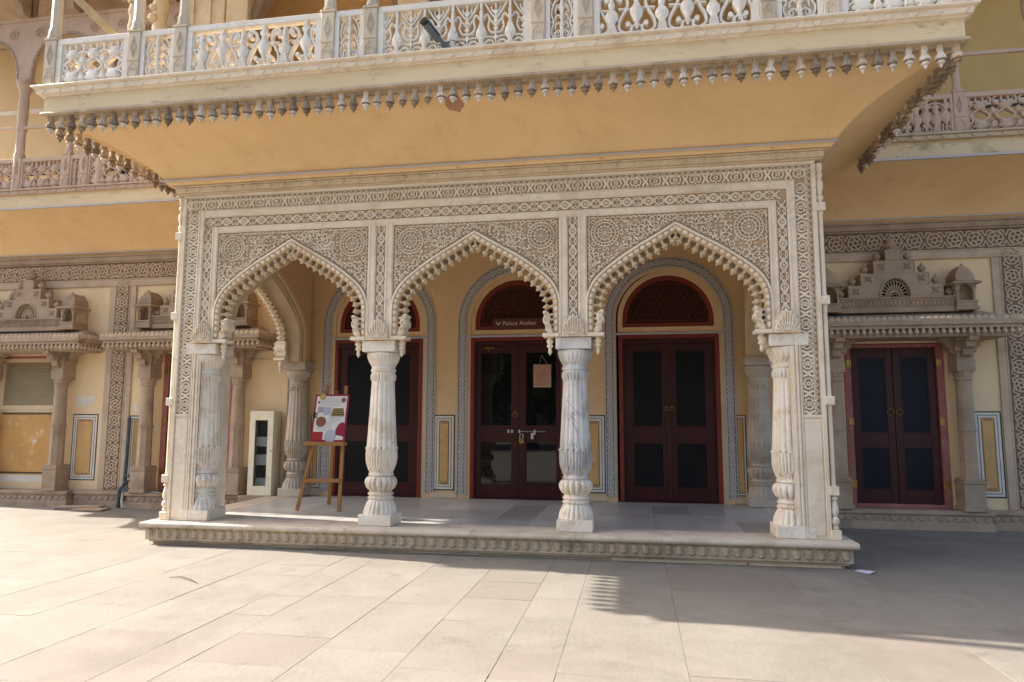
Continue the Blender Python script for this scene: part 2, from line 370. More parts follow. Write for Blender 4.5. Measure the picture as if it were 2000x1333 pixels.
# platform -----------------------------------------------------------
pl = MB()
pl.box(-3.37, 3.37, -.09, D-.2, ZG-.02, -.05)
base = pl.build('plinth_base', 'plinth_base', porch)
for (x0, x1) in ((-3.475, -2.45), (-2.447, -1.985), (-1.982, .02), (.023, 1.02), (1.023, 3.475)):
    b = MB(); zt = R_.uniform(-.003, 0)
    fr = [(-.17, -.052), (-.182, -.04), (-.185, -.025), (-.178, -.008), (-.165, zt), (.30, zt), (.30, -.052)]
    V = [(x, y, z) for x in (x0, x1) for y, z in fr]; n = len(fr)
    b.add(V, [tuple(range(n)), tuple(range(2*n-1, n-1, -1))]+[(i, n+i, n+(i+1) % n, (i+1) % n) for i in range(n)])
    b.build('edge_slab', 'marble_worn', base)
for sx in (-1, 1):
    b = MB(); x0, x1 = (3.1, 3.47) if sx > 0 else (-3.47, -3.1)
    b.box(x0, x1, .302, D-.2, -.05, -.002, .008); b.build('edge_slab', 'marble_worn', base)
    b = MB(); b.box(min(sx*3.37, sx*3.43), max(sx*3.37, sx*3.43), -.1, D-.25, -.175, -.052); b.build('carved_band', 'weathered', base)
b = MB(); b.box(-3.43, 3.43, -.135, -.088, -.178, -.052); b.box(-3.40, 3.40, -.115, -.086, -.20, -.178)
b.build('carved_band', 'weathered', base)
lf = MB()   # an acanthus leaf of the plinth band
prof = [(0, .105), (.022, .10), (.030, .07), (.020, .045), (.034, .03), (.022, .012), (0, 0), (-.022, .012), (-.034, .03), (-.020, .045), (-.030, .07), (-.022, .10)]
lf.prism([(p[0]*1.15, p[1]) for p in prof], FY(0), 0, .016, .35); lf.prism([(.006, .1), (.004, .01), (-.004, .01), (-.006, .1)], FY(0), .01, .022, .2)
lfm = lf.mesh('carved_leaf', 'weathered')
lf2 = MB(); lf2.prism([(0, .10), (.010, .08), (.013, .04), (0, .02), (-.013, .04), (-.010, .08)], FY(0), 0, .02, .3)
for k in range(68): piece('carved_leaf', lfm, base, (-3.37+k*6.74/67, -.136, -.165+R_.uniform(-.002, .002)), (0, R_.uniform(-.05, .05), 0), (1, 1, 1))
# broken masonry patches on the base
for (x0, x1, z0, z1) in ((-1.98, -1.55, -.225, -.15), (-1.54, -1.25, -.22, -.155), (.2, .55, -.215, -.18), (1.35, 2.55, -.23, -.195), (2.56, 3.34, -.23, -.19), (-.6, .1, -.228, -.205)):
    b = MB(); b.box(x0, x1, -.104, -.085, z0, z1, .004); b.build('masonry_patch', 'marble_warm' if x0 > 1 else 'plinth_base', base)
# floor slabs
FXJ = [-3.1, -2.3, -1.55, -.75, .09, .495, 1.15, 1.77, 2.19, 2.6, 3.1]
rg = random.Random(5)
for i in range(len(FXJ)-1):
    y = .302
    while y < D-.2:
        y1 = min(y+rg.uniform(.45, 1.35), D-.2)
        if abs(FXJ[i]-.09) < .01: y1 = {.302: .74}.get(y, 2.06 if y < 1 else D-.2)
        b = MB(); b.box(FXJ[i]+.0012, FXJ[i+1]-.0012, y+.0012, y1-.0012, -.05, -.004+rg.uniform(-.001, .001))
        dark = (abs(FXJ[i]-.09) < .01 and .7 < y < 1.5) or (abs(FXJ[i]-1.77) < .01 and .5 < y < 1.6) or (abs(FXJ[i]-2.6) < .01 and y < .5)
        b.build('floor_slab', 'floor_grey' if dark else 'floor_marble', base, smooth=0)
        y = y1
b = MB(); b.box(-3.1, 3.1, .302, D-.2, -.06, -.02); b.build('floor_bed', 'joint', base, smooth=0)
b = MB(); b.box(-3.1, 3.1, D-.2, D+.1, ZG, -.006); b.build('floor_bed', 'floor_marble', base, smooth=0)

# columns --------------------------------------------------------------
def col_meshes():
    r = .965
    bl = MB(); bl.box(-.172, .172, -.172, .172, 0, .112, .006)
    ba = MB(); ba.lathe([(q*r, z, n, d) for q, z, n, d in [(.178, .112, 20, .06), (.176, .135, 20, .10), (.168, .17, 20, .12), (.152, .205, 20, .12), (.134, .235, 20, .08), (.125, .245, 0, 0), (.122, .25, 16, .05), (.138, .258, 28, .14), (.138, .272, 28, .14), (.122, .28, 0, 0), (.120, .287, 0, 0), (.132, .296, 0, 0), (.136, .306, 0, 0), (.132, .316, 0, 0), (.116, .326, 0, 0), (.117, .338, 16, .1), (.14, .352, 16, .16), (.160, .378, 16, .18), (.172, .410, 16, .16), (.172, .435, 16, .14), (.16, .462, 16, .12), (.14, .478, 0, 0), (.118, .482, 0, 0)]], seg=96, cap=False)
    sh = MB(); sh.lathe([(q*r, z, n, d) for q, z, n, d in [(.118, .482, 0, 0), (.132, .49, 0, 0), (.134, .504, 0, 0), (.124, .514, 0, 0), (.126, .53, 30, .16), (.138, .545, 30, .18), (.142, .56, 30, .14), (.15, .575, 16, .1), (.160, .605, 32, .12), (.168, .65, 32, .11), (.169, .70, 32, .10), (.166, .755, 16, .04), (.176, .762, 16, .22), (.173, .775, 16, .26), (.163, .778, 16, .09), (.160, .80, 16, .075), (.150, .95, 16, .075), (.140, 1.12, 16, .075), (.131, 1.30, 16, .075), (.124, 1.445, 16, .075), (.123, 1.452, 0, 0), (.133, 1.462, 22, .2), (.138, 1.49, 22, .2), (.136, 1.52, 22, .12), (.126, 1.535, 0, 0), (.124, 1.545, 0, 0), (.134, 1.555, 0, 0), (.134, 1.575, 0, 0), (.126, 1.585, 0, 0)]], seg=96, cap=False)
    ca = MB(); ca.lathe([(q*r, z, n, d) for q, z, n, d in [(.126, 1.585, 0, 0), (.126, 1.60, 26, .1), (.136, 1.615, 26, .14), (.142, 1.63, 0, 0), (.156, 1.65, 24, .07), (.172, 1.69, 24, .05), (.178, 1.72, 24, .03), (.176, 1.74, 0, 0), (.16, 1.752, 0, 0)]], seg=96, cap=False)
    im = MB(); im.box(-.175, .175, -.175, .175, 1.75, 1.865, .005)
    return [x.mesh(n, 'marble_column', 40) for x, n in ((sh, 'column_shaft'), (ba, 'column_base'), (bl, 'plinth_block'), (ca, 'capital'), (im, 'impost'))]
CM = col_meshes()
def column(x, y, lab=None):
    c = piece('column', CM[0], porch, (x, y, 0), (0, 0, R_.uniform(0, 6)))
    if lab: c['label'] = lab
    for nm, me in zip(('base', 'plinth_block', 'capital', 'impost'), CM[1:]): piece(nm, me, c, (x, y, 0))
    return c
column(-1, .172); vc = column(1, .172, 'free marble column with strong grey veins')
for o_ in [vc]+[q for q in vc.children if q.name.startswith(('impost', 'capital'))]: o_.material_slots[0].link = 'OBJECT'; o_.material_slots[0].material = MATS['marble_veined']
column(-3.0, .172); column(3.0, .172)
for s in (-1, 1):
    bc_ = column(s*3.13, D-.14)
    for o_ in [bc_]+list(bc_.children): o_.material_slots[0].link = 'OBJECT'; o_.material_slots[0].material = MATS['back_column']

# arch geometry ----------------------------------------------------------
AR = cat_rom([(0, 2.973), (.22, 2.843), (.455, 2.705), (.65, 2.565), (.78, 2.447), (.848, 2.335), (.876, 2.235), (.880, 2.10), (.880, 1.99), (.880, 1.866)], 5)
def arch_z(x):
    x = abs(x)
    for a, b in zip(AR, AR[1:]):
        if a[0] <= x <= b[0] and b[0] > a[0]: return a[1]+(b[1]-a[1])*(x-a[0])/(b[0]-a[0])
    return 1.866
def resample(P, step):
    out = [P[0]]; acc = 0
    for a, b in zip(P, P[1:]):
        l = math.dist(a, b); t = step-acc
        while t <= l: out.append((a[0]+(b[0]-a[0])*t/l, a[1]+(b[1]-a[1])*t/l)); t += step
        acc = l-(t-step)
    return out
def offset(P, d):   # inwards for the right half (towards the opening)
    Q = []
    for i in range(len(P)):
        a = P[max(i-1, 0)]; b = P[min(i+1, len(P)-1)]; dx, dy = b[0]-a[0], b[1]-a[1]; l = math.hypot(dx, dy)
        nx, ny = dy/l, -dx/l            # right normal of downward travel; flip so it points to the opening
        if nx > 0: nx, ny = -nx, -ny
        if nx == 0: nx, ny = 0, -1
        if i == 0: k = d/max(.2, abs(ny)); Q.append((0, P[0][1]-k)); continue
        Q.append((max(0, P[i][0]+nx*d), P[i][1]+ny*d))
    return Q
def wall_core(zt=3.5, y0=.024, y1=.32, xe=1.0):
    # one bay of arcade wall, centred on x=0, cut by the arch
    b = MB(); pts = [(-x, z) for x, z in AR[::-1]][:-1]+AR
    xs = [(-xe, 1.866)]+pts+[(xe, 1.866)]
    for (a, c) in zip(xs, xs[1:]):
        b.add([(a[0], y0, a[1]), (c[0], y0, c[1]), (c[0], y0, zt), (a[0], y0, zt)], [(0, 1, 2, 3)] if c[0] > a[0] else [])
        b.add([(a[0], y1, a[1]), (c[0], y1, c[1]), (c[0], y1, zt), (a[0], y1, zt)], [(3, 2, 1, 0)] if c[0] > a[0] else [])
        b.add([(a[0], y0, a[1]), (a[0], y1, a[1]), (c[0], y1, c[1]), (c[0], y0, c[1])], [(0, 1, 2, 3)])
    return b
def ring_mesh(mt):
    b = MB()
    O0, O1, O2, O3 = offset(AR, 0.0), offset(AR, .020), offset(AR, .024), offset(AR, .080)
    for sg in (1, -1):
        sec = [(O0, .02), (O0, -.012), (O1, -.016), (O2, .000), (offset(AR, .068), .002), (O3, .012), (O3, .30), (O0, .30)]
        V = []
        for P, y in sec: V += [(sg*p[0], y, p[1]) for p in P]
        n = len(AR); base_ = len(b.v); b.v += V
        for k in range(len(sec)-1):
            for i in range(n-1):
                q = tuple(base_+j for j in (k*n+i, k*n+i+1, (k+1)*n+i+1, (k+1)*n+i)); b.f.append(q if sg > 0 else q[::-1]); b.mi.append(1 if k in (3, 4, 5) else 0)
    return b.mesh('arch_ring', [mt, 'marble_tan'], 40)
def petal_mesh(mt):
    b = MB(); out = []
    P = [(0, .040), (.010, .036), (.021, .026), (.023, .016), (.016, .005), (.006, .002), (0, .008), (-.006, .002), (-.016, .005), (-.023, .016), (-.021, .026), (-.010, .036)]
    fr = lambda u, v, h: (u, -h, -v)
    P = [(p[0]*1.28, p[1]*1.12) for p in P]; b.prism(P, fr, -.006, .012, .22); b.prism([(p[0]*.6, .004+p[1]*.72) for p in P], fr, .011, .017, .4); return b.mesh('arch_petal', mt)
def bud_mesh(mt):
    b = MB(); b.lathe([(.028, .008), (.019, -.010), (.016, -.028), (.019, -.044), (.030, -.056, 6, .12), (.036, -.068, 6, .18), (.034, -.077, 6, .18), (.021, -.082), (.015, -.086), (.013, -.094), (.003, -.110)], seg=14, sy=2.0); return b.mesh('arch_bud', mt, 45)
RING = ring_mesh('marble'); PETAL = petal_mesh('marble'); BUD = bud_mesh('marble_warm')
def scroll_bracket_mesh():
    b = MB(); fr = FY(.05)
    # a bird-like scroll standing on a small block, opening to +x (towards the arch centre is -x)
    out = cat_rom([(.80, 1.905), (.755, 1.91), (.722, 1.945), (.735, 1.98), (.705, 2.01), (.700, 2.05), (.715, 2.09), (.700, 2.115), (.715, 2.135), (.742, 2.125), (.765, 2.10), (.775, 2.06), (.768, 2.01), (.785, 1.97), (.80, 1.94)], 3)
    b.prism(out, fr, -.09, .05, .0); b.prism(out, fr, .05, .07, .3)
    for z in (1.93, 1.985, 2.04, 2.09): b.prism([(.765, z-.008), (.87, z+.012), (.87, z+.030), (.765, z+.012)], fr, -.05, .03)
    for (cx, cz, rr) in ((.735, 2.095, .016), (.735, 2.04, .022), (.745, 1.975, .018)):
        b.ribbon(arc(cx, cz, rr, 0, 340, 8), .009, .082, fr, base=.06)
    b.box(.70, .86, -.03, .14, 1.868, 1.905, .004)
    b.lathe([(.026, 1.868), (.022, 1.855), (.034, 1.84), (.036, 1.825), (.024, 1.81), (.022, 1.80), (.032, 1.79), (.032, 1.775), (.016, 1.765), (.016, 1.735), (.022, 1.725), (.012, 1.71), (.004, 1.695)], (.765, .055, 0), 14)
    return b.mesh('scroll_bracket', 'marble', 40)
SCRL = scroll_bracket_mesh()
def place_arch(name, parent, M4, core_m=None, label=None):
    rot = M4.to_euler(); loc = M4.translation
    a = link(name, RING, parent, loc, rot)
    if label: a['label'] = label
    half = resample(AR, .0665); inner = resample(offset(AR, .080), .0860)
    for sg in (1, -1):
        for i in range(len(half)):
            if sg < 0 and i == 0: continue
            if half[i][1] < 1.90: continue
            p = half[i]; q = half[min(i+1, len(half)-1)]; p0 = half[max(i-1, 0)]
            ang = math.atan2(q[1]-p0[1], q[0]-p0[0]) if i else 0
            O = offset([p0, p, q], .026)[1] if i else (0, p[1]-.032)
            L = Matrix.Translation((sg*O[0], -.001, O[1])) @ Matrix.Rotation(-sg*ang if i else 0, 4, 'Y')
            W = M4 @ L; piece('arch_petal', PETAL, a, W.translation, W.to_euler())
        for i in range(len(inner)):
            if sg < 0 and i == 0: continue
            if inner[i][1] < 2.13: continue
            p = inner[i]; q = inner[min(i+1, len(inner)-1)]; p0 = inner[max(i-1, 0)]
            ang = math.atan2(q[1]-p0[1], q[0]-p0[0]) if i else 0
            for yy in (.062,):
                W = M4 @ Matrix.Translation((sg*p[0], yy, p[1]+.004)) @ Matrix.Rotation(-sg*ang, 4, 'Y')
                piece('arch_bud', BUD, a, W.translation, W.to_euler())
        W = M4 @ Matrix.Scale(1, 4)
        if sg > 0: link('scroll_bracket', SCRL, a, M4.translation, M4.to_euler())
        else: link('scroll_bracket', SCRLM, a, M4.translation, M4.to_euler())
    return a
mm = SCRL.copy(); mm.name = 'scroll_bracket_mirrored'
for v_ in mm.vertices: v_.co.x *= -1
mm.flip_normals(); SCRLM = mm
for k in (-1, 0, 1):
    co = wall_core(); co.v = [(x+2*k, y, z) for x, y, z in co.v]
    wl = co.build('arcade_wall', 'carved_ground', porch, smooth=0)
    place_arch('arch', porch, Matrix.Translation((2*k, 0, 0)))
# side walls with the same arch
for s in (-1, 1):
    M4 = Matrix.Translation((s*3.30, 1.44, 0)) @ Matrix.Rotation(s*PI/2, 4, 'Z')
    co = wall_core(3.5, .03, .30, 1.14)
    wl = link('side_arch_wall', co.mesh('side_arch_wall', 'porch_plaster', 0), porch, M4.translation, M4.to_euler())
    place_arch('side_arch', porch, M4)
    b = MB()
    for dd, w_ in ((-.06, .022), (-.10, .014)):
        P = [(-p[0], p[1]) for p in offset(AR, dd)[::-1]][:-1]+offset(AR, dd); P[len(AR)-1] = (0, 2.973-dd*1.15)
        b.ribbon(P, w_, .02, lambda u, v, h: (u, .30+h, v))
    link('arch_moulding', b.mesh('arch_moulding', 'cream'), wl, M4.translation, M4.to_euler())
# end piers ----------------------------------------------------------------
for s in (-1, 1):
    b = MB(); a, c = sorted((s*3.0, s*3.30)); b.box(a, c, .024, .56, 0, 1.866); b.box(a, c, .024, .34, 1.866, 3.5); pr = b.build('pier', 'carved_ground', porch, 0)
    b = MB()
    a, c = sorted((s*3.02, s*3.30)); b.box(a, c, .012, .03, 0, 1.105); b.box(*sorted((s*2.998, s*3.108)), .0135, .03, 0, 1.866); b.box(*sorted((s*2.998, s*3.0)), .02, .36, 0, 1.864)
    for (u0, u1, y0) in ((3.02, 3.045, .002), (3.055, 3.075, -.004), (3.085, 3.10, .002), (3.262, 3.30, -.004)):
        a, c = sorted((s*u0, s*u1)); b.box(a, c, y0, .03, 0, 3.478 if u0 > 3.2 else 1.864, .003)
    a, c = sorted((s*3.112, s*3.255)); b.box(a, c, .004, .028, .03, 1.06, .006)
    a, c = sorted((s*3.102, s*3.26)); b.box(a, c, .0, .028, 1.085, 1.112, .002)
    a, c = sorted((s*3.301, s*3.302)); b.box(*sorted((s*3.296, s*3.31)), .03, .57, 0, 3.48); b.box(*sorted((s*2.985, s*3.0)), .36, .565, 0, 1.864); b.box(*sorted((s*2.99, s*3.306)), .56, .575, 0, 1.862)
    b.build('pier_facing', 'marble', pr)
    # corner colonnette: turned rod with square blocks
    cx, cy = s*3.335, .035
    b = MB()
    for z in (.43, 1.24, 2.17, 3.06): b.box(cx-.04, cx+.04, cy-.045, cy+.05, z-.04, z+.04, .004)
    b.box(cx-.045, cx+.045, cy-.045, cy+.045, 0, .085, .005)
    b.lathe([(.03, .085), (.034, .10), (.03, .115), (.022, .12), (.036, .14), (.042, .165), (.034, .19), (.022, .20), (.026, .215), (.038, .24), (.036, .275), (.024, .33), (.02, .345), (.034, .355), (.034, .368), (.022, .376), (.03, .388)], (cx, cy, 0), 16)
    for z0, z1 in ((.47, 1.20), (1.28, 2.13), (2.21, 3.02)):
        b.lathe([(.028, z0), (.022, z0+.03), (.022, z1-.03), (.028, z1)], (cx, cy, 0), 8)
    b.lathe([(.03, 3.10), (.022, 3.12), (.034, 3.14), (.036, 3.16), (.022, 3.18), (.024, 3.20), (.036, 3.25), (.034, 3.30), (.022, 3.34), (.034, 3.36), (.034, 3.38), (.022, 3.40), (.034, 3.43), (.034, 3.485)], (cx, cy, 0), 16)
    b.build('colonnette', 'marble', pr)
# frames of the facade (butted, set apart by millimetres) ---------------------
b = MB()
b.box(-3.30, 3.30, -.004, .025, 3.481, 3.512, .003)
def moul(x0, x1, z0, z1, y):
    b.box(x0, x1, y, .026, z0, z1, .002)
    if x1-x0 > z1-z0:
        b.box(x0, x1, y-.007, y+.002, z0+(z1-z0)*.12, z0+(z1-z0)*.30, .002); b.box(x0, x1, y-.005, y+.002, z1-(z1-z0)*.22, z1-(z1-z0)*.10, .002)
    else:
        b.box(x0+(x1-x0)*.12, x0+(x1-x0)*.28, y-.007, y+.002, z0, z1, .002); b.box(x1-(x1-x0)*.28, x1-(x1-x0)*.12, y-.007, y+.002, z0, z1, .002)
moul(-3.108, 3.108, 3.251, 3.331, .001)
moul(-2.936, 2.936, 3.071, 3.143, .001)
for s in (-1, 1):
    moul(*sorted((s*3.033, s*3.106)), 1.866, 3.33, -.002)
    moul(*sorted((s*2.862, s*2.936)), 1.9, 3.142, -.002)
    for x0, x1 in ((s*1-.138, s*1-.05), (s*1+.05, s*1+.138)): moul(x0, x1, 1.868, 3.10, -.002)
b.build('facade_frame', 'marble', porch)
# the carved lace --------------------------------------------------------------
def band(b, path, L, wd, unit, fr, h, motif, lw):
    # path(s)->(x,z,nx,nz): maps motif cells along a curve; motif(u0,unit,wd)->list of (pts, closed, width)
    n = max(1, round(L/unit)); U = L/n
    for k in range(n):
        for pts, cl, ww in motif(U, wd):
            Q = []
            for (s_, t_) in pts:
                x, z, nx, nz = path(k*U+s_); Q.append((x+nx*t_, z+nz*t_))
            b.ribbon(Q, ww*lw, h, fr, cl)
def straight(x0, z0, x1, z1):
    l = math.hypot(x1-x0, z1-z0); dx, dz = (x1-x0)/l, (z1-z0)/l
    return (lambda s: (x0+dx*s, z0+dz*s, -dz, dx)), l
def mot_eye(U, W):
    o = []
    for sg in (1, -1):
        o.append(([(U*.5+sg*U*.27*math.cos(math.radians(a)), W*.47*math.sin(math.radians(a))) for a in (-62, -35, 0, 35, 62)], False, 1.15))
        o.append(([(0, 0), (sg*U*.07, W*.16), (sg*U*.15, W*.46)], False, 1.7)); o.append(([(0, 0), (sg*U*.07, -W*.16), (sg*U*.15, -W*.46)], False, 1.7))
        o.append(([(U*.5-U*.15, sg*W*.22), (U*.5, sg*W*.40), (U*.5+U*.15, sg*W*.22)], False, .95))
        o.append(([(U*.5, sg*W*.38), (U*.5, sg*W*.50)], False, 1.2))
    o.append((arc(U*.5, 0, W*.15, 0, 315, 7), True, 1.15))
    return o
def mot_tri(U, W):
    return [([(0, -W*.42), (U*.5, W*.38), (U, -W*.42)], False, 1.1), ([(U*.3, -W*.4), (U*.5, -W*.05), (U*.7, -W*.4)], False, .9)]
def mot_ros(U, W):
    o = []; n = 6; A = W*.42
    for sg in (1, -1):
        o.append(([(U*.5*i/n, sg*A*math.cos(PI*i/n)) for i in range(n+1)], False, 1.1))
        o.append(([(U*.5+U*.5*i/n, -sg*A*math.cos(PI*i/n)) for i in range(n+1)], False, 1.1))
        o.append(([(U*.5-U*.2, sg*W*.46), (U*.5, sg*W*.14), (U*.5+U*.2, sg*W*.46)], False, .9))
        o.append(([(U*.16, 0), (U*.25, sg*W*.2), (U*.34, 0)], False, .8)); o.append(([(U*.66, 0), (U*.75, sg*W*.2), (U*.84, 0)], False, .8))
    o.append((arc(0, 0, W*.34, 0, 330, 11), True, .9)); o.append((arc(0, 0, W*.07, 0, 300, 5), True, .9))
    for k in range(6):
        a = k*PI/3; o.append(([(W*.10*math.cos(a), W*.10*math.sin(a)), (W*.29*math.cos(a), W*.29*math.sin(a))], False, .75))
    return o
fr0 = FY(.0235)
rel = MB()
for (p, l) in (straight(-3.25, 3.395, 3.25, 3.395), ): band(rel, p, l, .105, .193, fr0, .020, mot_eye, .0140)
for (p, l) in (straight(-3.25, 3.452, 3.25, 3.452), ): band(rel, p, l, .045, .06, fr0, .020, mot_tri, .0105)
rel.ribbon([(-3.25, 3.432), (3.25, 3.432)], .008, .02, fr0); rel.ribbon([(-3.25, 3.477), (3.25, 3.477)], .006, .02, fr0); rel.ribbon([(-3.11, 3.337), (3.11, 3.337)], .007, .02, fr0)
for s in (-1, 1):
    p, l = straight(s*3.158, 1.118, s*3.158, 3.34); band(rel, p, l, .095, .193, fr0, .020, mot_eye, .0140)
    p, l = straight(s*3.229, 1.118, s*3.229, 3.43) if s < 0 else straight(s*3.229, 3.43, s*3.229, 1.118); band(rel, p, l, .045, .06, fr0, .020, mot_tri, .0105)
    rel.ribbon([(s*3.207, 1.115), (s*3.207, 3.43)], .008, .02, fr0); rel.ribbon([(s*3.258, 1.115), (s*3.258, 3.47)], .006, .02, fr0); rel.ribbon([(s*3.108, 1.115), (s*3.108, 3.34)], .007, .02, fr0)
rel.build('carved_frieze', 'carved_relief', porch, 0)
rel = MB()
p, l = straight(-2.98, 3.197, 2.98, 3.197); band(rel, p, l, .098, .205, fr0, .018, mot_ros, .0115)
for x in (-2.985, -1, 1, 2.985):
    p, l = straight(x, 2.09, x, 3.14); band(rel, p, l, .088, .205, fr0, .018, mot_ros, .0115)
rel.build('carved_frieze', 'carved_relief', porch, 0)
# spandrels: medallions, flowers and scrolls clipped to the panel
def inside(x, z, e=.0):
    if abs(x) > .848-e or z > 3.06-e: return False
    # distance above the arch outline
    return z > arch_z(x)+.02+e and (z-arch_z(x+.02) > .015+e) and z > arch_z(abs(x)+.03)*0+arch_z(x)+.015
def in_s(x, z):
    if not (abs(x) < .850 and z < 3.062): return False
    return min(math.dist((abs(x), z), q) for q in ARF) > .018 and z > arch_z(x)
ARF = resample(AR, .02)
def spandrel(cx, seed):
    b = MB(); rr = random.Random(seed); fr = FY(.0235)
    def put(pts, wd, closed=False, h=.020):
        if closed: pts = pts+[pts[0]]
        run = []
        for q in pts:
            if in_s(*q): run.append(q)
            else:
                if len(run) > 1: b.ribbon([(cx+s_*p[0], p[1]) for p in run], wd*1.12, h, fr)
                run = []
        if len(run) > 1: b.ribbon([(cx+s_*p[0], p[1]) for p in run], wd*1.12, h, fr)
    MX, MZ = .682, 2.897
    for s_ in (1, -1):
        for r_, w_ in ((.134, .011), (.102, .010), (.066, .009), (.012, .012)): put(arc(MX, MZ, r_, 0, 360, 30), w_)
        for k in range(24):
            a = 2*PI*k/24; c_, d_ = math.cos(a), math.sin(a)
            put([(MX+.112*c_, MZ+.112*d_), (MX+.126*c_, MZ+.126*d_)], .012)
            if k % 2 == 0:
                put([(MX+.026*c_, MZ+.026*d_), (MX+.058*c_, MZ+.058*d_)], .008)
                put([(MX+.066*math.cos(a-.1), MZ+.066*math.sin(a-.1)), (MX+.092*c_, MZ+.092*d_), (MX+.066*math.cos(a+.1), MZ+.066*math.sin(a+.1))], .007)
            if k % 3 == 0:
                put(arc(MX+.160*c_, MZ+.160*d_, .017, math.degrees(a)-150, math.degrees(a)+150, 7), .010)
        pts = []; tries = 0
        while len(pts) < 40 and tries < 12000:
            tries += 1; q = (rr.uniform(.0, .84), rr.uniform(2.25, 3.04))
            if math.dist(q, (MX, MZ)) < .205 or not in_s(*q): continue
            if any(math.dist(q, p) < .088 for p in pts): continue
            pts.append(q)
        for i, (x, z) in enumerate(pts):
            t = i % 3
            if t == 0:      # rosette of six petals
                for k in range(6):
                    a = k*PI/3+.3; put([(x+.014*math.cos(a), z+.014*math.sin(a)), (x+.033*math.cos(a), z+.033*math.sin(a))], .0135)
                put(arc(x, z, .006, 0, 360, 6), .009, False, .026)
            elif t == 1:    # curl
                a0 = rr.uniform(0, 360); dr = rr.choice((1, -1)); put(spiral(x, z, .006, .033, a0, a0+dr*400, 16), .0115)
            else:           # open ring with four buds
                put(arc(x, z, .016, 0, 360, 10), .011)
                for k in range(4): a = k*PI/2+rr.uniform(0, .3); put([(x+.024*math.cos(a), z+.024*math.sin(a)), (x+.040*math.cos(a), z+.040*math.sin(a))], .0135)
            near = sorted((math.dist((x, z), p), p) for p in pts if p != (x, z))[:5]
            for d_, p in near:
                if d_ < .165 and p > (x, z):
                    ux, uz = (p[0]-x)/d_, (p[1]-z)/d_; nx, nz = -uz, ux; k = rr.choice((-1, 1))*.020
                    L2 = lambda f, e: (x+ux*d_*f+nx*e, z+uz*d_*f+nz*e)
                    put(cat_rom([L2(.30, 0), L2(.40, k), L2(.5, 0), L2(.60, -k), L2(.70, 0)], 4), .0105)
        grid = []       # leaf sprigs in what is still bare
        for q in [(.02+.045*i, 2.24+.045*j) for i in range(19) for j in range(19)]:
            if not in_s(*q) or math.dist(q, (MX, MZ)) < .165 or any(math.dist(q, p) < .046 for p in pts): continue
            a = rr.uniform(0, PI); put([(q[0]-.014*math.cos(a), q[1]-.014*math.sin(a)), (q[0]+.004, q[1]+.004), (q[0]+.014*math.cos(a), q[1]+.014*math.sin(a))], .0105)
        # edge leaves along the arch and the frame
        for q in resample(offset(AR, -.032), .045): put([(q[0]-.012, q[1]-.004), (q[0], q[1]+.016), (q[0]+.014, q[1]-.004)], .008)
        for k in range(17): put([(.05*k, 3.058), (.05*k+.025, 3.040), (.05*k+.05, 3.058)], .008)
        for k in range(16): put([(.848, 3.04-.05*k), (.831, 3.015-.05*k), (.848, 2.99-.05*k)], .008)
    return b
for k in (-1, 0, 1):
    spandrel(2*k, 21+k*5).build('carved_spandrel', 'carved_relief', porch, 0)
# fleurons over the imposts
fl = MB(); fr = FY(0)
out = cat_rom([(0, .235), (.022, .205), (.045, .215), (.055, .175), (.082, .175), (.084, .135), (.108, .12), (.100, .08), (.112, .045), (.105, .0)], 3)
out = out+[(-x, z) for x, z in out[::-1]][1:]
fl.prism(out, fr, -.01, .034, .10)
for sg in (1, -1):
    for (a, c, e, r_) in ((.02, .02, .19, .05), (.045, .02, .155, .045), (.07, .02, .12, .03), (.09, .01, .075, .02)):
        fl.ribbon(cat_rom([(sg*a*.4, c), (sg*a, c+(e-c)*.5), (sg*a*1.05, e)], 4), .012, .050, fr, base=.03)
fl.ribbon([(0, .02), (0, .2)], .013, .050, fr, base=.03); fl.ribbon(arc(0, .06, .03, 0, 340, 10), .011, .050, fr, base=.03)
fl.box(-.115, .115, -.03, 0, 0, .018, .003)
flm = fl.mesh('fleuron', 'marble', 30)
for x in (-2.985, -1, 1, 2.985): piece('fleuron', flm, porch, (x, -.008, 1.868))
# cornice ------------------------------------------------------------------------
b = MB(); b.box(-3.36, 3.36, -.03, .34, 3.512, 3.528, .003); b.box(-3.37, 3.37, -.055, .34, 3.528, 3.585, .004); b.box(-3.39, 3.39, -.075, .34, 3.585, 3.60, .003)
cn = b.build('cornice', 'marble_warm', porch)
hm = MB(); H = [(0, -.030), (.020, -.016), (.034, .008), (.030, .024), (.014, .026), (0, .012), (-.014, .026), (-.030, .024), (-.034, .008), (-.020, -.016)]
hm.prism(H, FY(0), 0, .012, .22); HEART = hm.mesh('carved_heart', 'marble_warm')
for k in range(40): piece('carved_heart', HEART, cn, (-3.26+k*6.52/39, -.0555, 3.556))
b = MB(); b.box(-3.3, 3.3, .32, D+.05, 3.44, 3.5); b.build('ceiling', 'porch_plaster', porch, 0)

